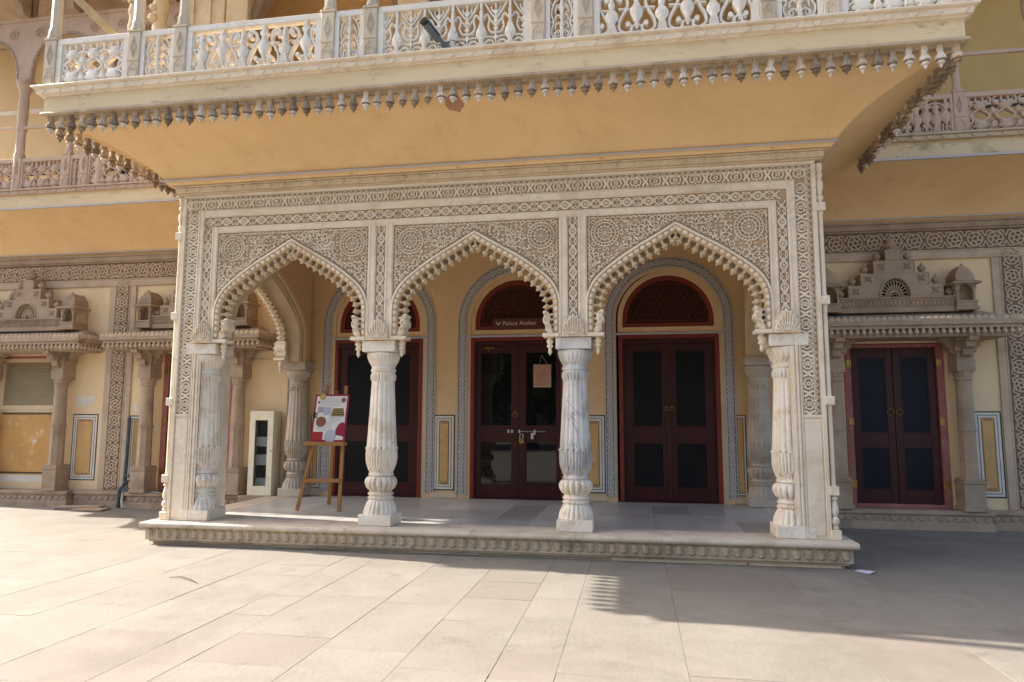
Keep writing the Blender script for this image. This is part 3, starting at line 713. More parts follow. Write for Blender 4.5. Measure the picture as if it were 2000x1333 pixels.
# ================================================================== projecting balcony
bal = thing('projecting_balcony', 'wide marble balcony over an ochre cove with hanging stone pendants above the porch', 'balcony', (0, .4, 3.6))
def sweep(b, prof, bx, by, yb):
    # profile rows (offset, z) carried round three sides: back-left, front-left, front-right, back-right
    V = []; n = len(prof)
    for (sx, fy) in ((-1, 0), (-1, 1), (1, 1), (1, 0)):
        for o, z in prof: V.append((sx*(bx+o), (by-o) if fy else yb, z))
    for k in range(3):
        for i in range(n-1): b.add([V[k*n+i], V[(k+1)*n+i], V[(k+1)*n+i+1], V[k*n+i+1]], [(0, 1, 2, 3)])
cv = MB(); pr_ = [(-.05, 3.605), (.035, 3.605)]
for i in range(15):
    t = i/14; pr_.append((.035+.79*(.42*t+.58*(1-math.cos(t*PI/2))), 3.607+.465*(.42*t+.58*math.sin(t*PI/2))))
sweep(cv, pr_, 3.40, -.06, 1.9); cv.build('cove', 'ochre', bal, 40)
b = MB(); sweep(b, [(.065, 3.635), (.075, 3.632), (.092, 3.645), (.088, 3.652), (.075, 3.648)], 3.40, -.06, 1.9); b.build('cove_fillet', 'grey_line', bal, 0)
b = MB(); b.box(-4.245, 4.245, -.955, 1.86, 4.092, 4.33); b.build('slab', 'cream_fascia', bal, 0)
b = MB(); sweep(b, [(-.03, 4.088), (.024, 4.088), (.028, 4.10), (.014, 4.118), (.0, 4.122)], 4.245, -.955, 1.75); fm = b.build('fascia_moulding', 'weathered', bal, 0)
b = MB(); b.box(-4.20, 4.20, -.915, 1.7, 4.066, 4.092); b.build('soffit', 'weathered', bal, 0)
b = MB(); sweep(b, [(0, 4.278), (.018, 4.282), (.024, 4.292), (.05, 4.298), (.058, 4.345), (.085, 4.352), (.092, 4.362), (.088, 4.374), (-.2, 4.376)], 4.245, -.955, 1.75); bc = b.build('cornice', 'marble', bal, 0)
hm = MB(); hm.prism([(p[0]*1.1, p[1]*.95) for p in H], FY(0), 0, .010, .25); HEARTB = hm.mesh('carved_heart', 'marble')
for k in range(47): piece('carved_heart', HEARTB, bc, (-4.22+k*8.44/46, -1.008, 4.320))
for s in (-1, 1):
    for k in range(14): piece('carved_heart', HEARTB, bc, (s*4.298, -.9+k*.18, 4.320), (0, 0, s*PI/2))
# pendants: square neck, fluted bell, knob and tip
def pendant_mesh(tip):
    b = MB(); b.cur = 0
    b.box(-.024, .024, -.024, .024, -.040, .03, .003)
    b.lathe([(.026, -.034), (.024, -.048, 8, .1), (.030, -.06, 8, .16), (.043, -.085, 8, .2), (.049, -.105, 8, .22), (.048, -.112, 8, .25), (.038, -.116)], seg=24, cap=False)
    b.cur = 1
    b.lathe([(.038, -.115), (.036, -.124), (.024, -.128)], seg=16)
    b.cur = 2
    b.lathe([(.024, -.126), (.033, -.134), (.033, -.150), (.022, -.158), (.014, -.160), (.015, -.172), (.003, -.196)], seg=12)
    return b.mesh('pendant', ['pendant_stone', 'pendant_dark', tip], 40)
PM = [pendant_mesh('pendant_pale'), pendant_mesh('pendant_dark')]; PT = pendant_mesh('pendant_pale'); PT.materials[0] = MATS['pendant_pale']
pv = MB(); PMW = None
rp = random.Random(3)
NP = 71
for k in range(NP): piece('pendant', PT if rp.random() < .16 else PM[0 if rp.random() < .55 else 1], bal, (-4.19+k*8.38/(NP-1)+rp.uniform(-.005, .005), -.905, 4.074), (rp.uniform(-.04, .04), rp.uniform(-.06, .06), rp.uniform(0, 1)), (rp.uniform(.9, 1.06), rp.uniform(.92, 1.06), rp.uniform(.80, .96)))
for s in (-1, 1):
    for k in range(1, 21): piece('pendant', PM[0 if rp.random() < .5 else 1], bal, (s*4.19, -.905+k*.122, 4.066), (rp.uniform(-.05, .05), 0, rp.uniform(0, 1)))
# railing ---------------------------------------------------------------------------
RY = -.925; Z0, Z1 = 4.376, 4.885
postm = MB(); postm.box(-.066, .066, -.055, .055, 0, .50, .006); postm.box(-.075, .075, -.064, .064, .50, .525, .005)
fr = FY(-.055)
for pts in ([(0, .235), (.034, .33), (0, .45), (-.034, .33)], [(0, .27), (.018, .33), (0, .41), (-.018, .33)]): postm.ribbon(pts, .008, .006, fr, True)
postm.ribbon([(-.062, .20), (.062, .20)], .012, .008, fr); postm.ribbon([(-.045, .03), (-.045, .12), (-.02, .15), (0, .175), (.02, .15), (.045, .12), (.045, .03)], .008, .006, fr); postm.ribbon(arc(0, .10, .02, -30, 210, 8), .007, .006, fr)
postm.lathe([(.064, .525), (.066, .555), (.058, .57), (.060, .62), (.052, .64), (.05, .66), (.05, 3.0)], seg=8)
for a in range(4):
    c_ = math.cos(a*PI/2)*.055; d_ = math.sin(a*PI/2)*.055; postm.prism([(c_*.5-.02+c_*.0, .525), (c_*.5+.02, .525), (c_*.5, .60)], FY(d_*.9-.008), -.01, .01)
POST = postm.mesh('railing_post', 'post_stone', 30)
PXS = [-4.2, -3.25, -2.745, -1.21, -.785, .785, 1.21, 2.745, 3.25, 4.2]
for x in PXS: piece('railing_post', POST, bal, (x, RY, Z0))
def vase(cx, z0, s, bulb=1.):
    return lambda b, fr: None
def jali(b, kind, W, Hh, fr):
    # fills W x Hh (origin bottom centre) with a pierced pattern of bars and small vases
    B = lambda pts, wd=.030, dp=.045, cl=False: b.bar2(pts, wd, dp, fr, cl)
    def vs_(cx, prof, dp=.05):
        pts = [(cx+r, z) for r, z in prof]+[(cx-r, z) for r, z in prof[::-1]]
        b.prism(pts, fr, -dp/2, dp/2); b.prism(pts, fr, dp/2, dp/2+.018, .35)
    if kind == 'C':     # S scrolls between vases
        n = 6; U = W/n
        for k in range(n):
            cx = -W/2+U*(k+.5); f = 1 if k % 2 == 0 else -1
            if f > 0:
                vs_(cx, [(.050, 0), (.038, .03), (.024, .07), (.028, .10), (.055, .13), (.058, .17), (.040, .20), (.018, .22), (.03, .25), (.03, .27), (.012, .30), (.018, .33), (.006, .37)])
            else:
                vs_(cx, [(.012, .04), (.016, .10), (.04, .14), (.058, .18), (.055, .215), (.034, .24), (.020, .27), (.02, .30), (.04, .32), (.04, .335), (.016, .35), (.02, Hh)])
                B(arc(cx, .03, .05, 20, 160, 6), .024)
        for k in range(n+1):
            cx = -W/2+U*k; sg = 1 if k % 2 == 0 else -1
            if k == 0: cx += .03
            if k == n: cx -= .03
            P = cat_rom([(cx+sg*-.03, .085), (cx-sg*.055, .075), (cx-sg*.06, .03), (cx-sg*.01, .012), (cx+sg*.045, .05), (cx+sg*.04, .12), (cx-sg*.0, .19), (cx-sg*.03, .26), (cx-sg*.015, .33), (cx+sg*.035, .35), (cx+sg*.06, .31), (cx+sg*.035, .285)], 4)
            P = [(min(max(p[0], -W/2+.005), W/2-.005), p[1]) for p in P]; B(P, .034)
            B([(cx-.05, .225), (cx+.05, .215)], .024)
            for z_ in (.085, .30): b.prism(arc(max(min(cx-sg*(.03 if z_ < .2 else -.035), W/2-.02), -W/2+.02), z_, .022, 0, 330, 9), fr, -.03, .032)
    elif kind == 'D':   # teardrop flasks under arches with leaf scrolls
        n = 5; U = W/n
        for k in range(n):
            cx = -W/2+U*(k+.5)
            vs_(cx, [(.016, 0), (.024, .03), (.012, .06), (.034, .075), (.052, .10), (.046, .14), (.026, .19), (.015, .23), (.018, .25), (.012, .28), (.018, .31), (.012, .34), (.014, Hh)])
            for sg in (1, -1):
                B(cat_rom([(cx+sg*.02, Hh-.01), (cx+sg*.075, .32), (cx+sg*.115, .27), (cx+sg*U*.5, .25)], 4), .022)
                B(cat_rom([(cx+sg*.015, .255), (cx+sg*.05, .29), (cx+sg*.075, .25), (cx+sg*.062, .18), (cx+sg*.09, .13), (cx+sg*U*.5, .125)], 4), .024)
                B(cat_rom([(cx+sg*.02, .02), (cx+sg*.06, .055), (cx+sg*.10, .05), (cx+sg*.115, .015)], 4), .024)
                B(cat_rom([(cx+sg*.045, .085), (cx+sg*.085, .09), (cx+sg*.115, .075)], 4), .02)
                B([(cx+sg*.075, .25), (cx+sg*.12, .20), (cx+sg*U*.5, .19)], .02)
                B(cat_rom([(cx+sg*.09, .355), (cx+sg*.105, .31), (cx+sg*U*.5, .335)], 3), .018)
        for k in range(n+1):
            cx = min(max(-W/2+U*k, -W/2+.01), W/2-.01); B([(cx, 0), (cx, Hh)], .022)
            for z_ in (.08, .16, .225, .30): b.prism([(cx-.022, z_), (cx, z_+.026), (cx+.022, z_), (cx, z_-.026)], fr, -.022, .03)
    elif kind == 'B':   # narrow palm between side scrolls
        vs_(0, [(.02, 0), (.012, .05), (.02, .10), (.011, .15), (.012, .22), (.022, .28), (.012, .34), (.012, Hh)])
        for sg in (1, -1):
            B(cat_rom([(sg*W*.1, .01), (sg*W*.36, .03), (sg*W*.44, .09), (sg*W*.34, .16), (sg*W*.44, .24), (sg*W*.30, .34), (0, Hh-.01)], 5), .022)
            for z_ in (.05, .12, .19, .26):
                B(cat_rom([(0, z_), (sg*W*.14, z_+.035), (sg*W*.26, z_+.02), (sg*W*.27, z_-.02)], 4), .017)
            B(cat_rom([(0, .31), (sg*W*.18, .31), (sg*W*.26, .28)], 3), .016); B(arc(sg*W*.24, .055, .022, 0, 330, 8), .014, .04, True)
            B([(sg*W*.36, .03), (sg*W*.5, .0)], .016); B([(sg*W*.34, .16), (sg*W*.5, .165)], .016); B([(sg*W*.36, .30), (sg*W*.5, .35)], .016)
    else:               # 'A': stacked urns joined by knotted stems
        n = 3; U = W/n
        for k in range(n):
            cx = -W/2+U*(k+.5)
            vs_(cx, [(.05, .0), (.05, .025), (.085, .04), (.085, .06), (.06, .075), (.072, .095), (.05, .11), (.03, .12)])
            vs_(cx, [(.025, .235), (.055, .255), (.066, .285), (.05, .31), (.065, .325), (.03, .335)])
            for sg in (1, -1):
                B(cat_rom([(cx+sg*.02, .12), (cx+sg*.075, .13), (cx+sg*.10, .175), (cx+sg*.06, .215), (cx+sg*.02, .24)], 4), .036)
                B(cat_rom([(cx+sg*.06, .30), (cx+sg*.105, .31), (cx+sg*.12, .355), (cx+sg*.08, Hh)], 4), .034)
                B(cat_rom([(cx+sg*.075, .0), (cx+sg*.10, .025), (cx+sg*U*.5, .02)], 3), .026)
                B([(cx+sg*.10, .175), (cx+sg*U*.5, .195)], .026); B([(cx+sg*.03, Hh), (cx+sg*.04, .335)], .03)
        for k in range(n+1):
            cx = -W/2+U*k; e = .0
            if 0 < k < n:
                vs_(cx, [(.034, .015), (.038, .045), (.03, .075), (.012, .10), (.012, .115)]); vs_(cx, [(.03, .185), (.036, .205), (.028, .235), (.008, .27)])
            else:
                sg = 1 if k == 0 else -1; B([(cx+sg*.012, 0), (cx+sg*.012, Hh)], .03)
                B(cat_rom([(cx, .06), (cx+sg*.05, .10), (cx+sg*.06, .17), (cx, .2)], 4), .028); B(cat_rom([(cx, .24), (cx+sg*.04, .28), (cx+sg*.03, .35), (cx, .37)], 4), .028)
def rail_panel(x0, x1, kind, parent, yc, z0, z1, mt, fmt, bw=.052):
    cx = (x0+x1)/2; W = x1-x0
    b = MB(); t = .04
    b.box(x0, x1, yc-t, yc+t, z1-.062, z1, .006); b.box(x0, x1, yc-t+.004, yc+t-.004, z0, z0+.030, .004)
    b.box(x0, x0+bw, yc-t+.002, yc+t-.002, z0+.030, z1-.062); b.box(x1-bw, x1, yc-t+.002, yc+t-.002, z0+.030, z1-.062)
    p = b.build('railing_panel', fmt, parent)
    b = MB(); z_ = z0+.028; hh = z1-.060-z_
    jali(b, kind, W-2*bw+.006, hh, lambda u, v, h: (cx+u, yc-h, z_+v*hh/.40 if False else z_+v*hh/.392))
    b.build('pierced_screen', mt, p, 40); return p
KINDS = ['A', 'B', 'C', 'B', 'D', 'B', 'C', 'B', 'A']
for i, kd in enumerate(KINDS):
    rail_panel(PXS[i]+.068, PXS[i+1]-.068, kd, bal, RY, Z0, Z1, 'marble_clean', 'marble_clean', .055 if kd != 'B' else .042)
# returning side railings (same kinds, turned)
for s in (-1, 1):
    for (ya, yb, kd) in ((-.86, .18, 'A'), (.32, 1.6, 'C')):
        L_ = yb-ya
        b = MB(); x = s*4.2; b.box(x-.04, x+.04, ya, yb, Z1-.062, Z1, .006); b.box(x-.036, x+.036, ya, yb, Z0, Z0+.03); b.box(x-.038, x+.038, ya, ya+.055, Z0+.03, Z1-.062); b.box(x-.038, x+.038, yb-.055, yb, Z0+.03, Z1-.062)
        p = b.build('railing_panel', 'marble_clean', bal)
        b = MB(); jali(b, kd, L_-.104, .39, lambda u, v, h: (x+s*h, (ya+yb)/2+u, Z0+.028+v)); b.build('pierced_screen', 'marble_clean', p, 40)
    for y in (.25, 1.66): piece('railing_post', POST, bal, (s*4.2, y, Z0), (0, 0, s*PI/2))
# eave over the balcony, out of the picture
b = MB(); b.box(-4.5, 4.5, -1.25, 3.2, 7.36, 7.5); b.build('balcony_roof', 'marble', bal, 0)

# ================================================================== palace behind
pal = thing('palace_building', 'ochre and cream palace facade with sandstone friezes, door hoods and upper arcades', 'palace', (0, D, ZG))
WL, WR = -10.2, 10.0
# back wall with three arched door openings
def door_curve(hw, zc, r, n=20): return [(-hw, 0)]+[(r*math.cos(PI-PI*i/n), zc+r*math.sin(PI-PI*i/n)) for i in range(n+1)]+[(hw, 0)]
def arched_wall(b, xc, x0, x1, hw, zs, zt, y0, y1):
    n = 20; pts = [(xc-hw*math.cos(PI*i/n), zs+hw*math.sin(PI*i/n)) for i in range(n+1)]
    b.box(x0, xc-hw, y0, y1, ZG, zt); b.box(xc+hw, x1, y0, y1, ZG, zt)
    for a, c in zip(pts, pts[1:]):
        b.add([(a[0], y0, a[1]), (c[0], y0, c[1]), (c[0], y0, zt), (a[0], y0, zt), (a[0], y1, a[1]), (c[0], y1, c[1])], [(0, 1, 2, 3), (0, 4, 5, 1)])
    for sg, x in ((1, xc-hw), (-1, xc+hw)): pass
b = MB()
for k in (-1, 0, 1): arched_wall(b, 2*k, 2*k-1 if k > -1 else -3.35, 2*k+1 if k < 1 else 3.35, .655, 2.40, 3.52, D, D+.25)
wall = b.build('porch_back_wall', 'porch_plaster', pal, 0)
for s in (-1, 1):
    # wing wall with a rectangular door opening
    b = MB()
    def bx(x0, x1, z0, z1): b.box(*sorted((s*x0, s*x1)), D, D+.25, z0, z1)
    if s > 0: bx(3.35, 4.2, ZG, 3.65); bx(5.37, 10, ZG, 3.65); bx(4.2, 5.37, 2.03, 3.65)
    else:
        bx(3.35, 4.2, ZG, 3.65); bx(5.37, 7.03, ZG, 3.65); bx(4.2, 5.37, 2.03, 3.65); bx(7.03, 8.21, 2.03, 3.65); bx(7.03, 8.21, ZG, .1); bx(8.21, 10.2, ZG, 3.65)
    b.build('wing_wall', 'cream', pal, 0)
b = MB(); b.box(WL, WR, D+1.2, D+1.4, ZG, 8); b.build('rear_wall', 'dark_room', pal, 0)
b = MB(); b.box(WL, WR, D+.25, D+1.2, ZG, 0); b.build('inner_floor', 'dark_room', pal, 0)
b = MB(); b.box(WL, WR, D+.02, D+1.2, 3.66, 4.36); b.build('upper_floor', 'cream', pal, 0)

def mot_vine(U, W):
    o = []; n = 8
    for sg in (1, -1):
        o.append(([(U*i/n, sg*W*.40*math.sin(PI*i/n)) for i in range(n+1)], False, 1.1))
        o.append(([(U*.2, 0), (U*.35, sg*W*.18), (U*.5, 0), (U*.65, sg*W*.18), (U*.8, 0)], False, .9))
        o.append(([(0, sg*W*.44), (U*.12, sg*W*.30), (U*.1, sg*W*.1)], False, 1.0)); o.append(([(U, sg*W*.44), (U*.88, sg*W*.30), (U*.9, sg*W*.1)], False, 1.0))
    o.append(([(U*.42, 0), (U*.5, W*.34), (U*.58, 0), (U*.5, -W*.34)], True, .9))
    return o
def door_path(xc, hw, zs, lo=.06):
    L1 = zs-lo; L2 = PI*hw; 
    def f(s):
        if s < L1: return (xc-hw, lo+s, -1, 0)
        if s < L1+L2: a = PI-(s-L1)/hw; return (xc+hw*math.cos(a), zs+hw*math.sin(a), math.cos(a), math.sin(a))
        return (xc+hw, zs-(s-L1-L2), 1, 0)
    return f, 2*L1+L2
def sweep_path(b, f, L, t0, t1, y0, y1, n=90):
    V = []
    for i in range(n+1):
        x, z, nx, nz = f(L*i/n)
        for t, y in ((t0, y1), (t0, y0), (t1, y0), (t1, y1)): V.append((x+nx*t, y, z+nz*t))
    F = []
    for i in range(n):
        for k in range(3): F.append((i*4+k, i*4+k+1, i*4+4+k+1, i*4+4+k))
    b.add(V, F)
def ringpull(b, x, y, z, r=.032):
    b.tube([(x+r*math.cos(t), y-.012, z-r*.9+r*math.sin(t)) for t in [2*PI*i/14 for i in range(15)]], .0045, 6)
    b.lathe([(.014, 0), (.014, .006), (.006, .012)], (0, 0, 0), 10); n = 10*3
    b.v[-n:] = [(x+p[0], y-.002-p[2], z+p[1]) for p in b.v[-n:]]
def leaf(name, parent, x0, x1, z0, z1, y, panes, mt, pane_m, hand=None):
    # door leaf: stiles and rails round two panes
    b = MB(); t = .035
    (px0, px1), zr = panes
    b.box(x0, px0, y, y+t, z0, z1, .003); b.box(px1, x1, y, y+t, z0, z1, .003)
    zs_ = [z0]+[v for q in zr for v in q]+[z1]
    for i in range(0, len(zs_), 2): b.box(px0, px1, y+.003, y+t-.003, zs_[i], zs_[i+1], .002)
    for (a, c) in zr:      # glazing beads
        for q in ((px0, px1, a, a+.010), (px0, px1, c-.010, c), (px0, px0+.010, a+.01, c-.01), (px1-.010, px1, a+.01, c-.01)): b.box(q[0], q[1], y+.007, y+t-.007, q[2], q[3])
    o = b.build(name, mt, parent)
    return o
def panes_of(o_parent, px, zr, y, pane_m):
    for (a, c) in zr:
        b = MB(); b.box(px[0]+.004, px[1]-.004, y+.016, y+.022, a+.004, c-.004); b.build('pane', pane_m, o_parent, 0)
DOORS = [(-2.0, 'pair'), (0.0, 'glass'), (2.03, 'pair')]
for xc, kind in DOORS:
    f, L = door_path(xc, .775, 2.40)
    # painted surround
    b = MB(); sweep_path(b, f, L, -.055, .055, D-.008, D); sur = b.build('painted_surround', 'inlay_brown', pal, 0)
    b = MB(); band(b, f, L, .088, .125, FY(D-.0082), .005, mot_vine, .0125); b.build('vine_inlay', 'inlay_pale', sur, 0)
    b = MB(); sweep_path(b, f, L, .050, .066, D-.014, D); sweep_path(b, f, L, -.070, -.048, D-.014, D); b.build('surround_edge', 'blue_grey', sur, 0)
    # transom, fanlight
    yd = D+.05
    b = MB(); b.box(xc-.70, xc+.70, D-.018, D+.1, 2.196, 2.226, .004); b.build('transom_fillet', 'blue_grey', sur)
    b = MB(); n = 24
    out = [(xc-.655*math.cos(PI*i/n), 2.40+.655*math.sin(PI*i/n)) for i in range(n+1)]
    def annulus(b, r0, r1, zs0, zb, y0, y1):
        n = 28; V = []
        for i in range(n+1):
            a = PI-PI*i/n
            for r in (r0, r1): 
                for y in (y0, y1): V.append((xc+r*math.cos(a), y, zs0+r*math.sin(a)))
        F = []
        for i in range(n):
            q = i*4; F += [(q, q+4, q+6, q+2), (q+2, q+6, q+7, q+3), (q+4, q, q+1, q+5)]
        b.add(V, F)
        for sg in (-1, 1):
            x0, x1 = sorted((xc+sg*r0, xc+sg*r1)); b.box(x0, x1, y0, y1, zb, zs0)
    annulus(b, .598, .66, 2.40, 2.226, yd-.03, yd+.06); b.box(xc-.598, xc+.598, yd-.03, yd+.06, 2.226, 2.30); b.build('fanlight_reveal', 'porch_plaster', sur, 0)
    b = MB(); annulus(b, .535, .597, 2.40, 2.302, yd-.012, yd+.05); b.box(xc-.535, xc+.535, yd-.012, yd+.05, 2.302, 2.355); fan = b.build('fanlight_frame', 'red_frame', pal, 0)
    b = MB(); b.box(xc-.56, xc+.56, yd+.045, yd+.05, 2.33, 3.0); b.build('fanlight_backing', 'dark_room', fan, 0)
    b = MB()   # lattice of interlaced circles and stars
    st = .092; fr = FY(yd+.03)
    def infan(x, z): return (x-xc)**2+(z-2.40)**2 < .532**2 and z > 2.356 if z > 2.40 else abs(x-xc) < .532 and z > 2.356
    for i in range(-7, 8):
        for j in range(0, 9):
            cx = xc+st*(i+(.5 if j % 2 else 0)); cz = 2.36+st*.866*j
            for ring in (arc(cx, cz, st*.5, 0, 360, 12), arc(cx, cz, st*.2, 0, 360, 6)):
                run = []
                for q in ring:
                    if infan(*q): run.append(q)
                    else:
                        if len(run) > 1: b.ribbon(run, .0085, .012, fr)
                        run = []
                if len(run) > 1: b.ribbon(run, .0085, .012, fr)
            for k in range(6):
                a = k*PI/3; P = [(cx+st*.2*math.cos(a), cz+st*.2*math.sin(a)), (cx+st*.55*math.cos(a), cz+st*.55*math.sin(a))]
                if all(infan(*q) for q in P): b.ribbon(P, .0075, .012, fr)
    for r in (.505, .53): b.ribbon(arc(xc, 2.40, r, 0, 180, 30), .010, .014, fr)
    b.ribbon([(xc-.53, 2.385), (xc+.53, 2.385)], .012, .014, fr)
    b.build('fanlight_lattice', 'jali_wood', fan, 0)
    # door
    b = MB(); b.box(xc-.652, xc-.60, D-.012, D+.12, 0, 2.196, .003); b.box(xc+.60, xc+.652, D-.012, D+.12, 0, 2.196, .003); b.box(xc-.60, xc+.60, D-.010, D+.12, 2.145, 2.195, .003)
    dr = b.build('door', 'red_frame', pal)
    b = MB(); b.box(xc-.60, xc+.60, D+.005, D+.09, 2.075, 2.145, .003); b.box(xc-.60, xc-.575, D+.005, D+.09, .0, 2.075); b.box(xc+.575, xc+.60, D+.005, D+.09, 0, 2.075); b.box(xc-.575, xc+.575, D+.004, D+.08, -.004, .018); b.build('door_casing', 'maroon', dr)
    pl_, pr2 = ((-.47, -.085), (.085, .47)) if kind == 'pair' else ((-.515, -.075), (.115, .54))
    zr = [(.185, .765), (.975, 1.985)]
    sp = 0 if kind == 'pair' else .02
    gm = 'screen_mesh' if kind == 'pair' else 'glass'
    for (x0, x1, pp) in ((xc-.574, xc+sp-.002, pl_), (xc+sp+.002, xc+.574, pr2)):
        lf_ = leaf('door_leaf', dr, x0, x1, .02, 2.072, D+.02, ((xc+pp[0], xc+pp[1]), zr), 'maroon', gm)
        b = MB()
        for (a, c) in zr: b.box(xc+pp[0]-.01, xc+pp[1]+.01, D+.036, D+.041, a-.01, c+.01)
        b.build('pane', gm, dr, 0)
    if kind == 'pair':
        b = MB(); b.box(xc-.012, xc+.012, D+.008, D+.022, .03, 2.06, .004); b.build('meeting_stile', 'maroon', dr)
        b = MB()
        for sx in (-.045, .03): ringpull(b, xc+sx, D+.018, 1.235, .026)
        b.build('door_pulls', 'brass', dr)
    else:
        b = MB(); ringpull(b, xc-.03, D+.018, 1.16, .03); b.build('ring_pull', 'brass', dr)
        b = MB(); b.tube([(xc+.02, D+.006, .905), (xc+.40, D+.006, .902)], .0065, 8)
        for x in (xc-.12, xc-.07, xc+.03, xc+.24): b.box(x-.012, x+.012, D-.002, D+.02, .882, .928, .003)
        b.box(xc+.19, xc+.225, D-.004, D+.008, .80, .885, .003); b.box(xc+.215, xc+.255, D-.004, D+.008, .86, .885, .003)
        b.build('slide_bolt', 'steel', dr)
        b = MB(); b.box(xc-.46, xc-.33, D-.004, D+.018, 2.035, 2.06, .004); b.box(xc-.41, xc-.395, D-.008, D+.018, 2.005, 2.04); b.build('door_closer', 'brass', dr)
# painted dado panels on the porch wall
def dado(parent, x0, x1, z0, z1, y, wide=True):
    b = MB(); b.box(x0, x1, y-.004, y, z0, z1); o = b.build('dado_panel', 'black_green', parent, 0)
    e = .016
    lay = [('white_paint', e, .0055), ('black_green', e+.028, .007), ('white_paint', e+.036, .0078), ('dado_brown', e+.062, .0085), ('dado_ochre', e+.070, .0095)]
    if x1-x0 < .2: lay = [('white_paint', .012, .0055), ('black_green', .034, .007), ('dado_ochre', .042, .0085)]
    for mt, i, h in lay:
        if x1-x0-2*i < .02: continue
        b = MB(); b.box(x0+i, x1-i, y-h, y-.0005, z0+i, z1-i); b.build('painted_border', mt, o, 0)
    b = MB(); fr = FY(y-.0096); i = .105 if x1-x0 > .25 else .06
    if x1-x0 > .2:
        cx = (x0+x1)/2
        for zz, sg in ((z1-i, -1), (z0+i, 1)):
            for k in (-1, 0, 1):
                b.ribbon(spiral(cx+k*(x1-x0-2*i)*.32, zz, .004, .020, 0, 400*(1 if k > 0 else -1), 12), .005, .0012, fr)
        for q in ((x0+i-.014, z0+i, x0+i-.014, z1-i), (x1-i+.014, z0+i, x1-i+.014, z1-i)): b.ribbon([(q[0], q[1]), (q[2], q[3])], .005, .0012, fr)
        b.ribbon([(x0+i, z1-i+.01), (x1-i, z1-i+.01)], .006, .0012, fr); b.ribbon([(x0+i, z0+i-.01), (x1-i, z0+i-.01)], .006, .0012, fr)
        b.build('painted_vine', 'dado_brown', o, 0)
    return o
for (x0, x1) in ((-1.17, -.868), (.872, 1.19), (2.835, 2.985), (-2.985, -2.84)): dado(wall, x0, x1, .10, 1.127, D)
for (x0, x1) in ((-1.20, -.84), (.84, 1.21), (2.80, 2.99), (-2.99, -2.80)):
    b = MB(); b.box(x0, x1, D-.012, D, 0, .075, .003); b.build('skirting', 'marble_warm', wall)

# ---------------------------------------------------------------- wing bays
def mot_circ(U, W):
    o = []
    o.append((arc(U*.5, 0, W*.36, 0, 345, 15), True, 1.2)); o.append((arc(U*.5, 0, W*.14, 0, 315, 7), True, 1.1))
    for k in range(6):
        a = k*PI/3+PI/6; o.append(([(U*.5+W*.16*math.cos(a), W*.16*math.sin(a)), (U*.5+W*.33*math.cos(a+.3), W*.33*math.sin(a+.3))], False, 1.0))
    for sg in (1, -1):
        o.append(([(0, sg*W*.12), (U*.14, sg*W*.42), (U*.36, sg*W*.40)], False, 1.1)); o.append(([(U, sg*W*.12), (U*.86, sg*W*.42), (U*.64, sg*W*.40)], False, 1.1))
    return o
merl = MB(); merl.prism([(-.033, 0), (.033, 0), (.035, .03), (.024, .052), (0, .064), (-.024, .052), (-.035, .03)], FY(0), -.012, .012, .0); merl.prism([(-.024, .008), (.024, .008), (.024, .03), (0, .05), (-.024, .03)], FY(0), .012, .018, .3)
MERL = merl.mesh('merlon', 'sandstone_pale', 30)
hp = MB(); hp.lathe([(.018, 0), (.016, -.02), (.028, -.045, 6, .15), (.030, -.055, 6, .15), (.018, -.062), (.012, -.068), (.003, -.088)], seg=10); HPEND = hp.mesh('hood_pendant', 'sandstone_pale', 40)
def finial(b, x, y, z, s):
    b.lathe([(.030*s, 0), (.034*s, .01*s), (.022*s, .018*s), (.036*s, .03*s), (.052*s, .055*s), (.050*s, .075*s), (.034*s, .095*s), (.016*s, .11*s), (.012*s, .12*s), (.003*s, .15*s)], (x, y, z), 14)
